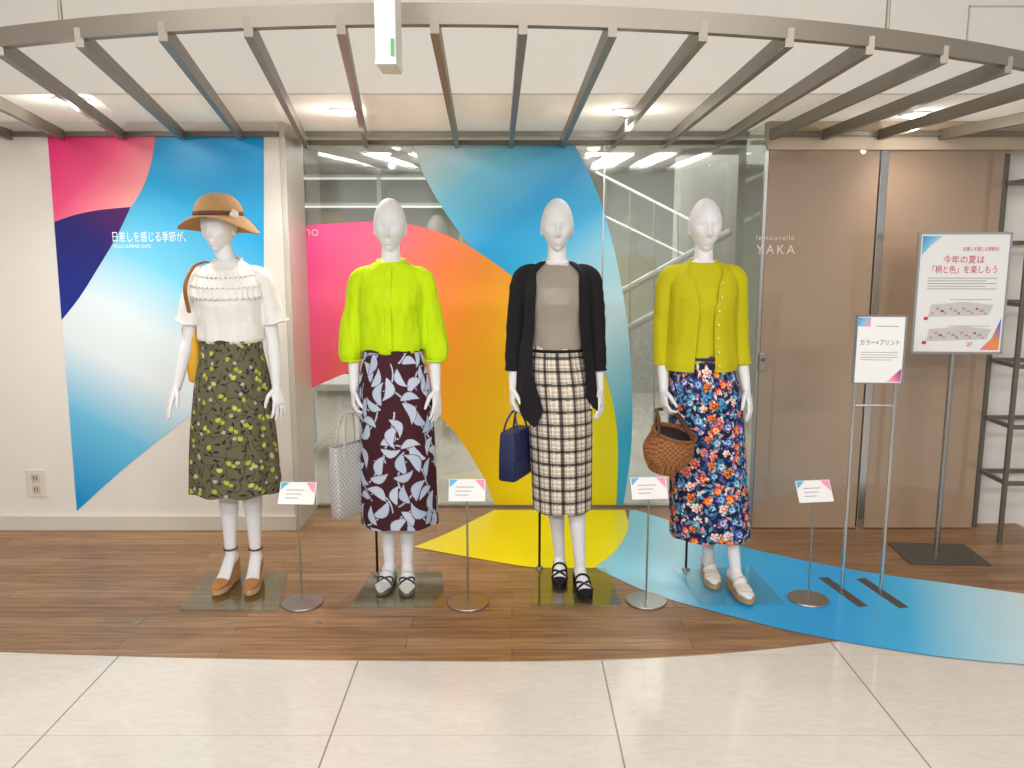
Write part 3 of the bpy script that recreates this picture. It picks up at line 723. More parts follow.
# ---- skirts with printed pattern in a colour attribute
def srgb(c): return np.array([lin1(v) for v in c])
def skirt(root, prof, folds, amp, pattern, m, rm=.165, NU=460, NV=290, seed=0):
    zt_, zb = prof[0][0], prof[-1][0]
    Zs = np.linspace(zt_, zb, NV); T = (zt_-Zs)/(zt_-zb)
    pz = np.array([q[0] for q in prof])[::-1]
    it = lambda k: np.interp(Zs, pz, np.array([q[k] for q in prof])[::-1])
    ker = np.ones(31)/31
    sm = lambda a: np.convolve(np.pad(a, 15, mode='edge'), ker, 'valid')
    rx, ry, cx = sm(it(1)), sm(it(2)), sm(it(3))
    th = np.linspace(-PI, PI, NU, endpoint=False)
    TH, TT = np.meshgrid(th, T)
    ph = seed*1.7
    fold = np.cos(folds*TH+ph+1.2*np.sin(2*TH+ph)+.5*TT)*.6+np.cos((folds*2-3)*TH+2*ph-.8*TT)*.35+np.sin(3*TH+5*TT+ph)*.25
    K = 1+amp*(TT**.8)*fold+.004*np.sin(9*TH+14*TT+ph)
    Xc = cx[:, None]+rx[:, None]*np.sin(TH)*K; Yc = -ry[:, None]*np.cos(TH)*K
    Zc = np.repeat(Zs[:, None], NU, 1)+.004*TT*np.cos(folds*TH)
    V = np.stack([Xc, Yc, Zc], -1).reshape(-1, 3)
    i = np.arange((NV-1)*NU).reshape(NV-1, NU); j = np.roll(i, -1, 1)
    Fc = np.stack([i, j, j+NU, i+NU], -1).reshape(-1, 4)
    me = bpy.data.meshes.new('skirt'); me.vertices.add(len(V)); me.vertices.foreach_set('co', V.ravel())
    me.loops.add(Fc.size); me.loops.foreach_set('vertex_index', Fc.ravel().astype(np.int32))
    me.polygons.add(len(Fc)); me.polygons.foreach_set('loop_start', np.arange(0, Fc.size, 4, dtype=np.int32)); me.update(calc_edges=True)
    U = (TH*rm).ravel(); Vv = V[:, 2]
    col = pattern(U, Vv)
    ca = me.color_attributes.new('Col', 'FLOAT_COLOR', 'POINT')
    ca.data.foreach_set('color', np.concatenate([col, np.ones((len(col), 1))], 1).ravel().astype(np.float32))
    return link('skirt', me, m, root, True)
def stamp(col, U, V, u0, v0, rad, fn, c):
    idx = np.nonzero((np.abs(U-u0) < rad) & (np.abs(V-v0) < rad))[0]
    if not len(idx): return
    mk = fn(U[idx]-u0, V[idx]-v0); col[idx[mk]] = c
def leaf(ang, L, w, bend=0, e=1.0):
    ca, sa_ = math.cos(ang), math.sin(ang)
    def f(a, b_):
        p = a*ca+b_*sa_; q = -a*sa_+b_*ca-bend*(p*p)
        return (np.abs(p) < L) & (np.abs(q) < w*np.maximum(0, 1-(p/L)**2)**e*(1-.35*p/L))
    return f
def disc(r): return lambda a, b_: a*a+b_*b_ < r*r
def flower(r, k, ph, depth=.3): return lambda a, b_: np.hypot(a, b_) < r*(1-depth+depth*np.abs(np.cos(k*np.arctan2(b_, a)/2+ph)))
def stroke(ang, L, w, bend=0):
    ca, sa_ = math.cos(ang), math.sin(ang)
    def f(a, b_):
        p = a*ca+b_*sa_; q = -a*sa_+b_*ca-bend*(p*p)
        return (np.abs(p) < L) & (np.abs(q) < w)
    return f
def jgrid(du, dv, j, u=.56, v0=.15, v1=1.3):
    out_ = []; r = 0; v = v0
    while v < v1:
        uu = -u+(du/2 if r % 2 else 0)
        while uu < u:
            out_.append((uu+rng.uniform(-j, j)*du, v+rng.uniform(-j, j)*dv)); uu += du
        v += dv; r += 1
    rng.shuffle(out_); return out_
def pat_lemon(U, V):
    col = np.tile(srgb((102, 99, 76)), (len(U), 1))
    for u, v in jgrid(.050, .048, .45):
        stamp(col, U, V, u, v, .05, stroke(rng.uniform(0, PI), .034, .0014, rng.uniform(-14, 14)), srgb((52, 48, 40)))
    for u, v in jgrid(.040, .036, .45):
        stamp(col, U, V, u, v, .03, leaf(rng.uniform(0, 2*PI), .014, .0046, rng.uniform(-12, 12)), srgb([(40, 44, 50), (50, 58, 44), (34, 36, 38)][rng.integers(3)]))
    for u, v in jgrid(.086, .070, .44):
        a = rng.uniform(0, PI); stamp(col, U, V, u, v, .03, leaf(a, .0130, .0094), srgb([(182, 190, 60), (196, 204, 88), (168, 178, 58)][rng.integers(3)]))
        if rng.random() < .4: stamp(col, U, V, u+.017, v-.012, .03, leaf(a+1, .0105, .0075), srgb((176, 186, 62)))
    for u, v in jgrid(.095, .085, .45):
        stamp(col, U, V, u, v, .02, flower(.0085, 5, rng.uniform(0, 3), .45), srgb((200, 198, 186))); stamp(col, U, V, u, v, .02, disc(.003), srgb((150, 140, 50)))
    return col
def pat_leaf(U, V):
    base = srgb((66, 30, 38)); col = np.tile(base, (len(U), 1)); c1 = [srgb((184, 196, 216)), srgb((176, 189, 212)), srgb((192, 201, 220))]
    for u, v in jgrid(.114, .108, .20):
        a = PI/2+rng.uniform(-1.0, 1.0)+(PI if rng.random() < .45 else 0); cc = c1[rng.integers(3)]; sb_ = rng.uniform(-9, 9)
        stamp(col, U, V, u, v, .12, stroke(a, .064, .0036, sb_), cc)
        s1_ = rng.choice([-1, 1])
        for dist, da, L, w_ in ((.034, rng.uniform(-.3, .3), .054, .0215), (-.034, s1_*rng.uniform(.8, 1.1), .046, .0175)):
            b_ = a+da; bx = u+math.cos(a)*dist; by = v+math.sin(a)*dist; bend = rng.choice([-1, 1])*rng.uniform(7, 11)
            k = .85 if abs(da) > .5 else .3
            uu, vv = bx+math.cos(b_)*L*k, by+math.sin(b_)*L*k
            stamp(col, U, V, uu, vv, .09, leaf(b_, L+.005, w_+.004, bend, .95), base)
            stamp(col, U, V, uu, vv, .09, leaf(b_, L, w_, bend, .95), cc)
    return col
def pat_plaid(U, V):
    c0 = srgb((234, 223, 206)); col = np.tile(c0, (len(U), 1))
    per = .060
    a = (U+.010) % per; b_ = V % per
    def band_(x, s, e): return (x > s) & (x < e)
    for x in (a, b_):
        for s in (.0, .0185, .0235): col[band_(x, s, s+.0024)] *= .30
        col[band_(x, .0042, .0160)] *= .13
        for s in (.036, .0415): col[band_(x, s, s+.0024)] *= .50
    return np.maximum(col, .006)
def pat_floral(U, V):
    col = np.tile(srgb((30, 36, 68)), (len(U), 1))
    for u, v in jgrid(.024, .022, .5):
        stamp(col, U, V, u, v, .04, leaf(rng.uniform(0, 6), .016, .0068, rng.uniform(-8, 8)), srgb([(50, 110, 150), (216, 210, 210), (70, 140, 190), (22, 22, 36), (96, 150, 190), (44, 74, 130), (226, 150, 144), (90, 80, 150)][rng.integers(8)]))
    pal = [((232, 100, 50), (248, 184, 90)), ((208, 62, 64), (248, 208, 194)), ((48, 130, 176), (200, 222, 232)), ((90, 156, 206), (26, 40, 86)), ((234, 226, 222), (226, 100, 70)), ((240, 144, 132), (160, 44, 64)), ((56, 90, 176), (176, 202, 232)), ((236, 128, 56), (120, 40, 34)), ((100, 84, 160), (226, 220, 236)), ((222, 76, 56), (250, 200, 120))]
    for u, v in jgrid(.056, .052, .45):
        c1, c2 = pal[rng.integers(len(pal))]; r = rng.uniform(.018, .027); k = int(rng.integers(5, 8)); ph = rng.uniform(0, 3)
        stamp(col, U, V, u+.002, v-.002, .05, flower(r+.0024, k, ph, .3), srgb((22, 26, 48)))
        stamp(col, U, V, u, v, .05, flower(r, k, ph, .40), srgb(c1))
        stamp(col, U, V, u+.002, v-.002, .04, flower(r*.6, k, ph+.6, .5), srgb(c2)); stamp(col, U, V, u, v, .03, flower(r*.3, 3, ph, .5), srgb(c1))
        stamp(col, U, V, u+r*.6, v-r*.7, .04, leaf(ph, .013, .0055), srgb([(20, 22, 42), (46, 120, 146), (100, 160, 200)][rng.integers(3)]))
    for u, v in jgrid(.042, .042, .5):
        stamp(col, U, V, u, v, .02, flower(.0055, 4, 0, .5), srgb([(240, 234, 226), (250, 150, 60), (24, 26, 46)][rng.integers(3)]))
    return col

def root_mannequin(x, y, label):
    return empty('mannequin', label, 'mannequin', (x, y, .003))
def plate_px(root, px):
    corners = [((atZ(a, b_, .01)-root.location).x, (atZ(a, b_, .01)-root.location).y) for a, b_ in px]
    bm = bmesh.new(); z0, z1 = 0.001, .013
    lo = [bm.verts.new((x, y, z0)) for x, y in corners]; hi = [bm.verts.new((x, y, z1)) for x, y in corners]
    bm.faces.new(lo[::-1]); bm.faces.new(hi)
    for k in range(4): bm.faces.new((lo[k], lo[(k+1) % 4], hi[(k+1) % 4], hi[k]))
    return build(bm, 'base_plate', PLATE, root, bevel=.002)
def rod(root, x, y, z):
    bm = bmesh.new(); tube(bm, [(x, y, .012), (x, y, z)], .006, 10); r_ = build(bm, 'support_rod', BLACK_METAL, root, True)
    bm = bmesh.new(); lathe(bm, [(0, .012), (.02, .012), (.018, .02), (.007, .024), (0, .024)], 20, (x, y, 0)); build(bm, 'rod_socket', STEEL, r_, True)
def sq(a, b_, z, e=.35, n=40): return [Vector((a*math.copysign(abs(math.cos(t))**e, math.cos(t)), b_*math.copysign(abs(math.sin(t))**e, math.sin(t)), z)) for t in np.linspace(0, 2*PI, n+1)[:-1]]

# ================= mannequin 1 : hat, white blouse, olive skirt
m1 = root_mannequin(-1.262, 3.85, 'white mannequin in brown straw hat, white frilled blouse and olive lemon print skirt')
TAN = mat('tan_suede', (184, 128, 78), .7, bump=.1); ROPE = mat('jute_sole', (200, 160, 112), .8, bump=.6, bscale=260); BROWN = mat('brown_leather', (92, 54, 34), .5)
f1 = [Foot(-.068, .03, -.10, .050, .02, PZ), Foot(.050, .03, .10, .050, .02, PZ)]
HX = -.028
arms = [dict(pts=[(-.146, .01, 1.44), (-.202, .025, 1.17), (-.250, -.02, .955)], s=(.45, -.85, 0), n=(.9, .4, 0), curl=.16, dd=(-.03, -.02, 0)),
        dict(pts=[(.146, .01, 1.44), (.178, .025, 1.17), (.196, -.015, .955)], s=(-.45, -.85, 0), n=(-.9, .4, 0), curl=.22, dd=(.02, -.01, 0))]
make_body(m1, dict(arms=arms, feet_o=f1, head=(HX, -.15), hx=-.01))
BLOUSE = mat('white_cotton', (233, 231, 227), .8, bump=.12, var=.03, spec=.2)
bl_ = garment(m1, 'blouse', BLOUSE, [(1.155, .138, .106, 0), (1.17, .150, .114, 0), (1.25, .142, .112, -.004), (1.33, .146, .124, -.014), (1.40, .148, .108, -.008), (1.445, .144, .088, 0), (1.48, .122, .074, .006), (1.505, .080, .064, .008), (1.518, .062, .058, .008)],
        [([(sx*.095, .008, 1.452), (sx*.142, .01, 1.432), (sx*.166, .016, 1.36), (sx*.186, .02, 1.29), (sx*.198, .022, 1.235)], [.047, .050, .049, .050, .053]) for sx in (-1, 1)], .0065, wf=(20, 18, 8))
def frill(z0_, z1_, r0, r1, wave, amp_, name='ruffle', a0=1.35, lift=.012):
    bm = bmesh.new(); rows = []; N = 160
    for j in range(8):
        t = j/7; row = []
        for i in range(N):
            a = -a0+2*a0*i/(N-1)
            rr = r0+(r1-r0)*t+amp_*t*math.sin(i*wave+.5*math.sin(i*.21))
            row.append(Vector((.150*rr*math.sin(a)*1.02, -.012-.116*rr*math.cos(a)-.003, z0_+(z1_-z0_)*t-.004*math.sin(i*wave+1)*t+lift*abs(math.sin(a))**3)))
        rows.append(row)
    V_ = [[bm.verts.new(p) for p in r] for r in rows]
    for j in range(7):
        for i in range(N-1): bm.faces.new((V_[j][i], V_[j][i+1], V_[j+1][i+1], V_[j+1][i]))
    rf = build(bm, name, BLOUSE, bl_, True); sd = rf.modifiers.new('s', 'SOLIDIFY'); sd.thickness = .003
frill(1.398, 1.350, 1.00, 1.07, .62, .030); frill(1.442, 1.398, .86, 1.03, .70, .020); frill(1.482, 1.444, .66, .88, .66, .014)
ringband(bl_, 'neckband', BLOUSE, 1.519, .058, .055, .010, .007, .008)
for sx in (-1, 1):
    bm = bmesh.new(); c = Vector((sx*.198, .022, 1.240))
    tube(bm, [c+Vector(((.0535+.003*math.sin(5*t))*math.cos(t), (.0535+.003*math.sin(5*t))*math.sin(t), sx*.012*math.cos(t)+.003*math.sin(5*t))) for t in np.linspace(0, 2*PI, 49)[:-1]], .0045, 8, closed=True); build(bm, 'sleeve_hem', BLOUSE, bl_, True)
SK1 = vcol_mat('olive_lemon_print'); SK2 = vcol_mat('maroon_leaf_print'); SK3 = vcol_mat('cream_black_plaid'); SK4 = vcol_mat('multicolour_floral_print')
s1 = skirt(m1, [(1.19, .128, .100, 0), (1.12, .138, .110, 0), (.98, .168, .128, -.005), (.80, .188, .145, -.012), (.468, .212, .165, -.014)], 8, .055, pat_lemon, SK1, seed=1)
ringband(s1, 'waistband', mat('olive_band', (72, 70, 42), .7), 1.165, .133, .105, 0, .008)
for f in f1: make_shoe(m1, f, 'wedge', TAN, ROPE, BROWN)
STRAW = mat('brown_straw', (186, 144, 96), .75, bump=.5, bscale=180, var=.16, vscale=40)
bm = bmesh.new(); rows = []
n_ = 72
for q in np.linspace(.10, 1, 13):     # rounded crown
    a = q*PI/2; rows.append([Vector((.102*math.sin(a)**.88*math.sin(2*PI*k/n_), -.116*math.sin(a)**.88*math.cos(2*PI*k/n_), 1.712+.100*max(0, math.cos(a))**.88)) for k in range(n_)])
for t in np.linspace(.08, 1, 14):
    row = []
    for k in range(n_):
        a = 2*PI*k/n_; r = .102+.067*t**.9
        side = abs(math.sin(a))**1.8; fb = abs(math.cos(a))**2
        z = 1.712-t*(.008+.034*side+(.055 if math.cos(a) < 0 else -.004)*fb)-.024*t*t*(side+.1*fb)+.003*math.sin(3*a+.5)*t-.008*t*math.sin(a)
        row.append(Vector((r*math.sin(a), -r*1.10*math.cos(a), z)))
    rows.append(row)
loft(bm, rows, caps=False)
bm.verts.ensure_lookup_table()
bm.faces.new([bm.verts[k] for k in range(n_)])
bmesh.ops.translate(bm, verts=bm.verts, vec=(HX, 0, -.006))
ht = build(bm, 'hat', STRAW, m1, True); sd = ht.modifiers.new('s', 'SOLIDIFY'); sd.thickness = .004; sd.offset = 1
bm = bmesh.new(); tube(bm, [Vector((.1030*math.sin(t), -.1170*math.cos(t), 1.735)) for t in np.linspace(0, 2*PI, 49)[:-1]], (.004), 8, closed=True, ref=(0, 0, 1))
for v in bm.verts: v.co.z = 1.719+(v.co.z-1.735)*3.0
bmesh.ops.translate(bm, verts=bm.verts, vec=(HX, 0, 0))
build(bm, 'hat_band', mat('hat_ribbon', (96, 62, 38), .6), ht, True)
# white fabric rosette at the right of the hat band
bm = bmesh.new(); c = Vector((HX+.092, -.074, 1.712))
nrm = Vector((.75, -.62, .1)).normalized(); uu_ = nrm.cross(Zv).normalized(); vv_ = uu_.cross(nrm)
loft(bm, [[c+nrm*h_+uu_*(r_*(1+.10*math.sin(5*t+k_))*math.cos(t))+vv_*(r_*(1+.10*math.sin(5*t+k_))*math.sin(t)) for t in np.linspace(0, 2*PI, 31)[:-1]] for k_, (r_, h_) in enumerate(((.012, -.004), (.022, .002), (.020, .007), (.013, .006), (.011, .011), (.004, .012)))])
build(bm, 'rosette', mat('white_rosette', (232, 228, 220), .7), ht, True)
plate_px(m1, [(180, 610), (278, 611), (288, 573), (206, 572)])
rod(m1, -.115, .1, .5)
cb = empty('shoulder_bag', 'mustard yellow shoulder bag hanging on a brown strap at the hatted mannequin', 'bag', (-1.262-.182, 3.955, .965))
MUST = mat('mustard_leather', (226, 172, 40), .45, bump=.1)
bm = bmesh.new(); R = []
for z, a, b_ in ((0, .032, .075), (.01, .040, .095), (.08, .042, .105), (.20, .036, .10), (.26, .026, .09)): R.append([Vector((a*math.copysign(abs(math.cos(t))**.6, math.cos(t)), b_*math.copysign(abs(math.sin(t))**.6, math.sin(t)), z)) for t in np.linspace(0, 2*PI, 29)[:-1]])
loft(bm, R); build(bm, 'bag_body', MUST, cb, True, sharp=50)
bm = bmesh.new(); box(bm, (-.050, -.085, .15), (-.036, .085, .255)); build(bm, 'flap', MUST, cb, bevel=.005)
bm = bmesh.new(); tube(bm, catmull([(0, -.085, .25), (.010, -.14, .34), (.029, -.215, .44), (.046, -.165, .52), (.066, -.08, .545), (.066, -.0, .53), (.02, .07, .40), (0, .085, .25)], 6), [(.009, .003)]*43, 8, ref=(1, 0, 0)); build(bm, 'strap', mat('tan_strap', (150, 96, 44), .5), cb, True)

# ================= mannequin 2 : lime blouse, leaf skirt
m2 = root_mannequin(-.537, 3.85, 'bald white mannequin in lime yellow puff sleeve blouse and maroon leaf print skirt')
f2 = [Foot(-.045, .03, -.08, .012, .010, PZ), Foot(.042, .02, .10, .012, .010, PZ)]
arms = [dict(pts=[(-.146, .01, 1.44), (-.178, .03, 1.16), (-.178, -.01, .945)], s=(.2, -1, 0), n=(.9, .2, 0), curl=.75),
        dict(pts=[(.146, .01, 1.44), (.180, .03, 1.16), (.194, -.02, .945)], s=(-.4, -.9, 0), n=(-.9, .3, 0), curl=.25)]
make_body(m2, dict(arms=arms, feet_o=f2))
LIME = mat('lime_crepe', (194, 226, 14), .8, bump=.10, var=.05, spec=.2)
b2_ = garment(m2, 'blouse', LIME, [(1.105, .122, .098, 0), (1.12, .140, .110, 0), (1.15, .148, .118, 0), (1.25, .142, .116, -.006), (1.33, .143, .124, -.014), (1.40, .146, .110, -.008), (1.445, .142, .088, 0), (1.48, .120, .074, .006), (1.510, .074, .062, .008)],
        [([(sx*.09, .008, 1.450), (sx*.138, .01, 1.428), (sx*.160, .018, 1.34), (sx*.178, .022, 1.23), (sx*.190, .018, 1.14), (sx*.193, .012, 1.095), (sx*.187, .01, 1.066)], [.047, .052, .051, .055, .059, .055, .042]) for sx in (-1, 1)], .0105, wf=(20, 17, 5))
ringband(b2_, 'neckband', LIME, 1.514, .062, .058, .008, .006, .010)
for sx in (-1, 1):
    ringband(b2_, 'cuff', LIME, 1.070, .043, .043, .010, .006, cx=sx*.188)
bm = bmesh.new()
zs = np.linspace(1.13, 1.49, 20); yy = [-(float(np.interp(z, [1.1, 1.15, 1.25, 1.33, 1.40, 1.445, 1.48, 1.512], [.108, .120, .124, .140, .119, .091, .071, .058])))-.006 for z in zs]
R = [[Vector((-.013, y+.010, z)), Vector((.013, y+.010, z)), Vector((.013, y-.002, z)), Vector((-.013, y-.002, z))] for y, z in zip(yy, zs)]
loft(bm, R); build(bm, 'placket', LIME, b2_)
for k in range(6):
    z = 1.16+k*.06; y = float(np.interp(z, zs, yy))-.004
    bm = bmesh.new(); bmesh.ops.create_uvsphere(bm, u_segments=10, v_segments=6, radius=.0055, matrix=Matrix.Translation((0, y, z))); build(bm, 'button', mat('lime_button', (214, 240, 80), .3), b2_, True)
s2 = skirt(m2, [(1.155, .124, .098, 0), (1.08, .142, .112, 0), (.95, .164, .125, .006), (.80, .169, .130, .012), (.312, .180, .140, .014)], 6, .022, pat_leaf, SK2, seed=2)
ringband(s2, 'waistband', mat('maroon_band', (58, 26, 34), .7), 1.12, .130, .104, 0, .007)
for f in f2: make_shoe(m2, f, 'flat', mat('silver_leather', (214, 212, 210), .3, .2), mat('grey_sole', (110, 104, 98), .6), mat('silver_strap', (206, 204, 202), .35, .2), mat('black_strap', (34, 32, 34), .4))
plate_px(m2, [(350, 607), (445, 607), (442, 571), (374, 570)])
rod(m2, -.115, .11, .5)
tt_ = empty('tote_bag', 'pale grey woven tote bag hanging from the hand of the lime blouse mannequin', 'bag', (-.537-.198, 3.80, .37), math.radians(56))
TOTE = woven('grey_woven', (210, 208, 204), (164, 164, 164), 95)
bm = bmesh.new()
R = [sq(a, b_, z, .2) for a, b_, z in ((.098, .024, 0), (.104, .030, .008), (.110, .032, .15), (.112, .024, .33))]+[sq(a, b_, z, .2) for a, b_, z in ((.107, .019, .33), (.105, .026, .15), (.098, .022, .02))]
loft(bm, R); build(bm, 'bag_body', TOTE, tt_, True, sharp=50)
for s in (-1, 1):
    bm = bmesh.new(); tube(bm, catmull([(-.06, s*.026, .28), (-.055, s*.024, .37), (-.03, s*.010, .465), (.03, s*.010, .465), (.055, s*.024, .37), (.06, s*.026, .28)], 6), .006, 8, flat=.5); build(bm, 'handle', mat('grey_strap', (190, 188, 184), .6), tt_, True)

# ================= mannequin 3 : black cardigan, plaid skirt
m3 = root_mannequin(.200, 3.87, 'bald white mannequin in open black cardigan, taupe top and black and cream plaid skirt')
f3 = [Foot(.030, .09, -.05, .014, .010, PZ), Foot(.118, -.05, .10, .014, .010, PZ)]
arms = [dict(pts=[(-.146, .01, 1.44), (-.184, .03, 1.16), (-.194, -.01, .945)], s=(.2, -1, 0), n=(.9, .2, 0), curl=.8),
        dict(pts=[(.146, .01, 1.44), (.182, .035, 1.16), (.200, .0, .945)], s=(-.4, -.9, 0), n=(-.9, .3, 0), curl=.3)]
make_body(m3, dict(arms=arms, feet_o=f3, hx=.014))
TOPM = mat('taupe_satin', (152, 144, 132), .45, bump=.05)
t3 = garment(m3, 'knit_top', TOPM, [(1.10, .122, .094, 0), (1.14, .130, .102, 0), (1.25, .130, .104, -.004), (1.33, .138, .118, -.013), (1.40, .143, .106, -.007), (1.445, .140, .085, 0), (1.475, .118, .072, .006), (1.498, .080, .062, .008)], [], .0055)
ringband(t3, 'neckband', TOPM, 1.498, .070, .058, .008, .005, .022)
def cardigan(root, m, prof, phi, hemu, sleeves, thick=.007, wr=.004):
    bm = bmesh.new(); NU_, NV_ = 120, 80
    pz = np.array([q[0] for q in prof])[::-1]; I = lambda z, k: float(np.interp(z, pz, np.array([q[k] for q in prof])[::-1]))
    zt_ = prof[0][0]; G = []
    for j in range(NV_):
        row = []
        for i in range(NU_):
            u = i/(NU_-1)
            z = zt_+(hemu(u)-zt_)*(j/(NV_-1))
            pr, pl = phi(z); th = pr+u*(2*PI-pl-pr)
            a, b_, cy = I(z, 1), I(z, 2), I(z, 3)
            w_ = 1+wr*8*min(1, max(.1, (1.45-z)/.1))*(noise.noise(Vector((math.sin(th)*3, math.cos(th)*3, z*5+root.location.x*9))))+.035*min(1, max(0, (1.2-z)/.3))*math.cos(9*th+1)
            row.append(bm.verts.new((a*w_*math.sin(th), cy-b_*w_*math.cos(th), z)))
        G.append(row)
    for j in range(NV_-1):
        for i in range(NU_-1): bm.faces.new((G[j][i], G[j][i+1], G[j+1][i+1], G[j+1][i]))
    me = bpy.data.meshes.new('cardigan'); bm.to_mesh(me); bm.free()
    o = link('cardigan', me, m, root, True); sd = o.modifiers.new('s', 'SOLIDIFY'); sd.thickness = thick; sd.offset = 1; apply_mods(o)
    o.data.set_sharp_from_angle(angle=math.radians(55))
    for pts, rad in sleeves:
        bm = bmesh.new(); tube(bm, catmull(pts, 8), catr(rad, 8), 28, ref=(1, 0, 0))
        for v in bm.verts:
            q = v.co
            if q.z < 1.43:
                d = noise.noise(Vector((q.x*20, q.y*20, q.z*24)))*.006; v.co = q+Vector((d, d, 0))
        build(bm, 'sleeve', m, o, True, sharp=60)
        c = Vector(pts[-1]); bm = bmesh.new(); r = rad[-1]
        tube(bm, [c+Vector((r*math.cos(t), r*math.sin(t), .003)) for t in np.linspace(0, 2*PI, 33)[:-1]], .004, 8, closed=True); build(bm, 'cuff', m, o, True)
    return o
BLK = mat('black_knit', (32, 30, 34), .85, bump=.2, bscale=240, spec=.2)
hem3 = lambda u: float(np.interp(u, [0, .05, .11, .22, .4, .6, .78, .88, .94, 1], [.92, .86, .83, .93, .97, .97, .92, .84, .780, .86]))
def phi3(z):
    zz = [.8, .92, 1.02, 1.15, 1.3, 1.42, 1.5]
    return (math.radians(float(np.interp(z, zz, [46, 48, 48, 44, 40, 38, 46]))), math.radians(float(np.interp(z, zz, [14, 26, 38, 44, 42, 38, 46]))))
cardigan(m3, BLK, [(1.512, .072, .060, .012), (1.492, .110, .078, .006), (1.466, .144, .092, .002), (1.43, .156, .108, -.002), (1.36, .156, .132, -.010), (1.25, .154, .124, -.004), (1.15, .162, .126, 0), (1.0, .184, .142, .0), (.76, .196, .156, 0)],
         phi3, hem3,
         [([(sx*.09, .01, 1.452), (sx*.146, .01, 1.432), (sx*.170, .02, 1.32), (sx*.184, .03, 1.18), (sx*.191, .018, 1.02)], [.050, .054, .047, .043, .039]) for sx in (-1, 1)], wr=.006)
s3 = skirt(m3, [(1.14, .124, .096, 0), (1.08, .136, .106, 0), (.95, .150, .122, .012), (.80, .147, .126, .022), (.55, .141, .130, .030), (.374, .138, .126, .034)], 5, .012, pat_plaid, SK3, seed=3, rm=.14)
ringband(s3, 'waistband', BLK, 1.118, .126, .099, 0, .008)
for f in f3: make_shoe(m3, f, 'pump', BLK, mat('black_sole', (20, 18, 18), .5), mat('black_patent', (16, 14, 16), .25))
plate_px(m3, [(530, 605), (622, 605), (606, 569), (540, 568)])
rod(m3, -.065, .16, .5)
nb = empty('handbag', 'small navy handbag hanging from the hand of the black cardigan mannequin', 'bag', (.200-.184, 3.84, .535), math.radians(66))
NAVY = mat('navy_leather', (30, 40, 84), .5, bump=.08)
bm = bmesh.new(); loft(bm, [sq(a, b_, z, .22) for a, b_, z in ((.098, .038, 0), (.104, .043, .008), (.103, .042, .12), (.100, .038, .205), (.097, .034, .222))]); nbd = build(bm, 'bag_body', NAVY, nb, True, sharp=50)
for s in (-1, 1):
    bm = bmesh.new(); tube(bm, catmull([(-.055, s*.038, .19), (-.05, s*.028, .25), (-.025, s*.01, .300), (.025, s*.01, .300), (.05, s*.028, .25), (.055, s*.038, .19)], 6), .005, 8); build(bm, 'handle', NAVY, nb, True)
bm = bmesh.new(); box(bm, (-.09, -.048, .02), (.09, -.040, .1)); build(bm, 'pocket', NAVY, nbd, bevel=.003)

# ================= mannequin 4 : olive yellow cardigan, floral skirt
m4 = root_mannequin(.852, 3.86, 'bald white mannequin in olive yellow cardigan set and multicoloured floral skirt')
f4 = [Foot(.095, .09, -.05, .012, .018, PZ), Foot(.18, -.08, .12, .012, .018, PZ)]
arms = [dict(pts=[(-.146, .01, 1.44), (-.168, .03, 1.16), (-.166, -.03, .945)], s=(.2, -1, 0), n=(.9, .2, 0), curl=.8),
        dict(pts=[(.146, .01, 1.44), (.180, .03, 1.16), (.208, -.02, .945)], s=(-.4, -.9, 0), n=(-.9, .3, 0), curl=.3, dd=(.02, 0, 0))]
make_body(m4, dict(arms=arms, feet_o=f4, hx=.03))
YEL = mat('chartreuse_knit', (192, 184, 24), .8, bump=.2, bscale=220, spec=.2)
t4 = garment(m4, 'knit_top', YEL, [(1.06, .136, .104, .0), (1.14, .130, .102, 0), (1.25, .131, .106, -.004), (1.33, .139, .120, -.013), (1.40, .143, .106, -.007), (1.445, .140, .085, 0), (1.48, .118, .072, .006), (1.506, .076, .062, .008)], [], .004)
ringband(t4, 'neckband', YEL, 1.509, .063, .057, .008, .006, .010)
def ph4(z): return float(np.interp(z, [1.0, 1.15, 1.3, 1.42, 1.5], [16, 14, 12, 18, 40]))
P4 = [(1.510, .074, .062, .012), (1.490, .110, .078, .006), (1.464, .143, .092, .002), (1.43, .155, .108, -.002), (1.36, .155, .134, -.012), (1.25, .150, .122, -.004), (1.15, .152, .120, 0), (1.06, .166, .128, .0), (1.02, .164, .126, 0)]
c4 = cardigan(m4, YEL, P4, lambda z: (math.radians(ph4(z)), math.radians(ph4(z)*1.2)), lambda u: 1.03,
         [([(sx*.09, .01, 1.452), (sx*.145, .01, 1.432), (sx*.164, .02, 1.32), (sx*(.168 if sx < 0 else .180), .03, 1.18), (sx*(.167 if sx < 0 else .190), .008, 1.052)], [.050, .054, .046, .043, .040]) for sx in (-1, 1)])
pz4 = [q[0] for q in P4][::-1]
for k in range(7):
    z = 1.06+k*.060; a = math.radians(ph4(z)+5)
    rx = float(np.interp(z, pz4, [q[1] for q in P4][::-1])); ry = float(np.interp(z, pz4, [q[2]-q[3] for q in P4][::-1]))
    bm = bmesh.new(); bmesh.ops.create_uvsphere(bm, u_segments=10, v_segments=6, radius=.0065, matrix=Matrix.Translation((rx*math.sin(a), -ry*math.cos(a)-.010, z))); build(bm, 'button', mat('pearl_button', (232, 220, 140), .3), c4, True)
s4 = skirt(m4, [(1.10, .128, .100, 0), (1.04, .144, .112, .008), (.95, .162, .124, .022), (.80, .171, .132, .038), (.248, .188, .152, .078)], 7, .03, pat_floral, SK4, seed=4)
ringband(s4, 'waistband', mat('navy_band', (34, 36, 66), .7), 1.085, .133, .105, 0, .007)
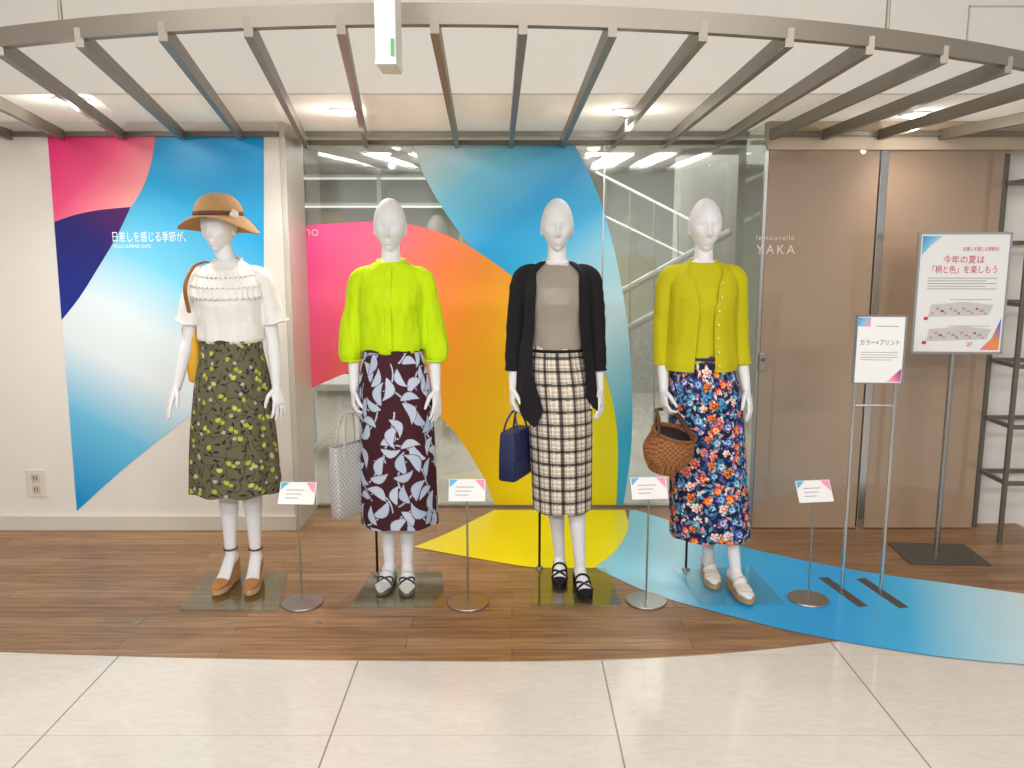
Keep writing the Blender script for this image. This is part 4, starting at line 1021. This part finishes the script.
for f in f4: make_shoe(m4, f, 'sandal', mat('beige_leather', (218, 206, 192), .45), mat('tan_sole', (180, 144, 108), .6), mat('beige_strap', (210, 196, 178), .45))
plate_px(m4, [(702, 606), (784, 604), (752, 568), (674, 570)])
rod(m4, -.0, .15, .5)
wb = empty('basket_bag', 'brown woven wicker basket bag hanging from the hand of the olive yellow cardigan mannequin', 'bag', (.666, 3.73, .595), 0)
WICK = woven('brown_wicker', (172, 114, 60), (116, 70, 36), 90)
bm = bmesh.new(); R = []; nn = 120; HZ = .195; zz = np.linspace(0, HZ, 76)
def bask(z, k, inner=0):
    a = 2*PI*k/nn; t = z/HZ
    r = .050+.051*math.sin(min(1, t*1.6+.04)*PI*.5)-.026*max(0, t-.5)**1.3*1.6
    r += (.0012*math.sin(24*a+(PI if int(z/.0085) % 2 else 0))+.0016*math.cos(2*PI*z/.0085)) if not inner else -.008
    return Vector((r*1.12*math.cos(a), r*.86*math.sin(a), z))
for z in zz: R.append([bask(z, k) for k in range(nn)])
for z in (HZ, .14, .02): R.append([bask(z, k, 1) for k in range(nn)])
loft(bm, R)
TIL = Matrix.Rotation(math.radians(17), 4, 'X') @ Matrix.Rotation(math.radians(13), 4, 'Y')
bm.transform(TIL); build(bm, 'basket', WICK, wb, True, sharp=70)
bm = bmesh.new(); tube(bm, [Vector((.098*math.cos(t), .074*math.sin(t), HZ)) for t in np.linspace(0, 2*PI, 49)[:-1]], .007, 8, closed=True); bm.transform(TIL); build(bm, 'rim', mat('rim_wicker', (128, 80, 42), .6), wb, True)
bm = bmesh.new(); lathe(bm, [(0, 0), (.082, 0), (.084, .003), (0, .004)], 30); bm.transform(TIL @ Matrix.Translation((0, 0, HZ-.014)) @ Matrix.Diagonal((1.10, .84, 1, 1))); build(bm, 'mouth_disc', mat('dark_mouth', (30, 22, 22), .8), wb)  # flat dark disc fills the basket mouth just below the rim
HT = Vector((.020, .095, .255))
for sgn in (-1, 1):
    bm = bmesh.new(); p1 = TIL @ Vector((-.078, sgn*.05, HZ)); p2 = TIL @ Vector((.078, sgn*.05, HZ))
    tube(bm, catmull([p1, p1.lerp(HT, .5)+Vector((-.012, 0, .02)), HT+Vector((-.03, sgn*.004, 0)), HT+Vector((.03, sgn*.004, 0)), p2.lerp(HT, .5)+Vector((.012, 0, .02)), p2], 6), .0075, 8); build(bm, 'handle', mat('dark_wicker', (84, 54, 32), .6), wb, True)

# ------------------------------------------------------------------ lights, world, camera
def area(name, loc, target, sx, sy, power, color=(1, .985, .96)):
    ld = bpy.data.lights.new(name, 'AREA'); ld.shape = 'RECTANGLE'; ld.size = sx; ld.size_y = sy; ld.energy = power; ld.color = color
    o = bpy.data.objects.new(name, ld); C.objects.link(o); o.location = loc
    o.rotation_euler = (Vector(target)-Vector(loc)).to_track_quat('-Z', 'Y').to_euler(); return o
for x in (-2.0, 0, 2.0): area('hall_added_light', (x, .9, 2.93), (x*.8, 3.4, .2), 1.2, .7, 33)  # unseen area lamps added above the viewer as key light
for x in (-1.8, 1.8): area('hall_added_light', (x, -1.6, 2.9), (x*.6, 4.2, .7), 1.6, .6, 92)  # tilted fill lamps added behind the camera to light upright surfaces
area('shop_ceiling_light', (0, 7.2, ZI-.05), (0, 7.2, 0), 4, 2, 70, (1, .99, .97))
wd = bpy.data.worlds.new('world'); S.world = wd; wd.use_nodes = True
bg = wd.node_tree.nodes['Background']; bg.inputs['Color'].default_value = (1, .985, .965, 1); bg.inputs['Strength'].default_value = .50
S.view_settings.view_transform = 'Standard'; S.view_settings.look = 'None'; S.view_settings.exposure = 0
cam = bpy.data.cameras.new('camera'); cam.sensor_width = 36; cam.lens = F/1024*36; cam.clip_start = .05
co = bpy.data.objects.new('camera', cam); C.objects.link(co); co.location = (0, 0, CZ); co.rotation_euler = (PI/2-P, 0, 0)
S.camera = co
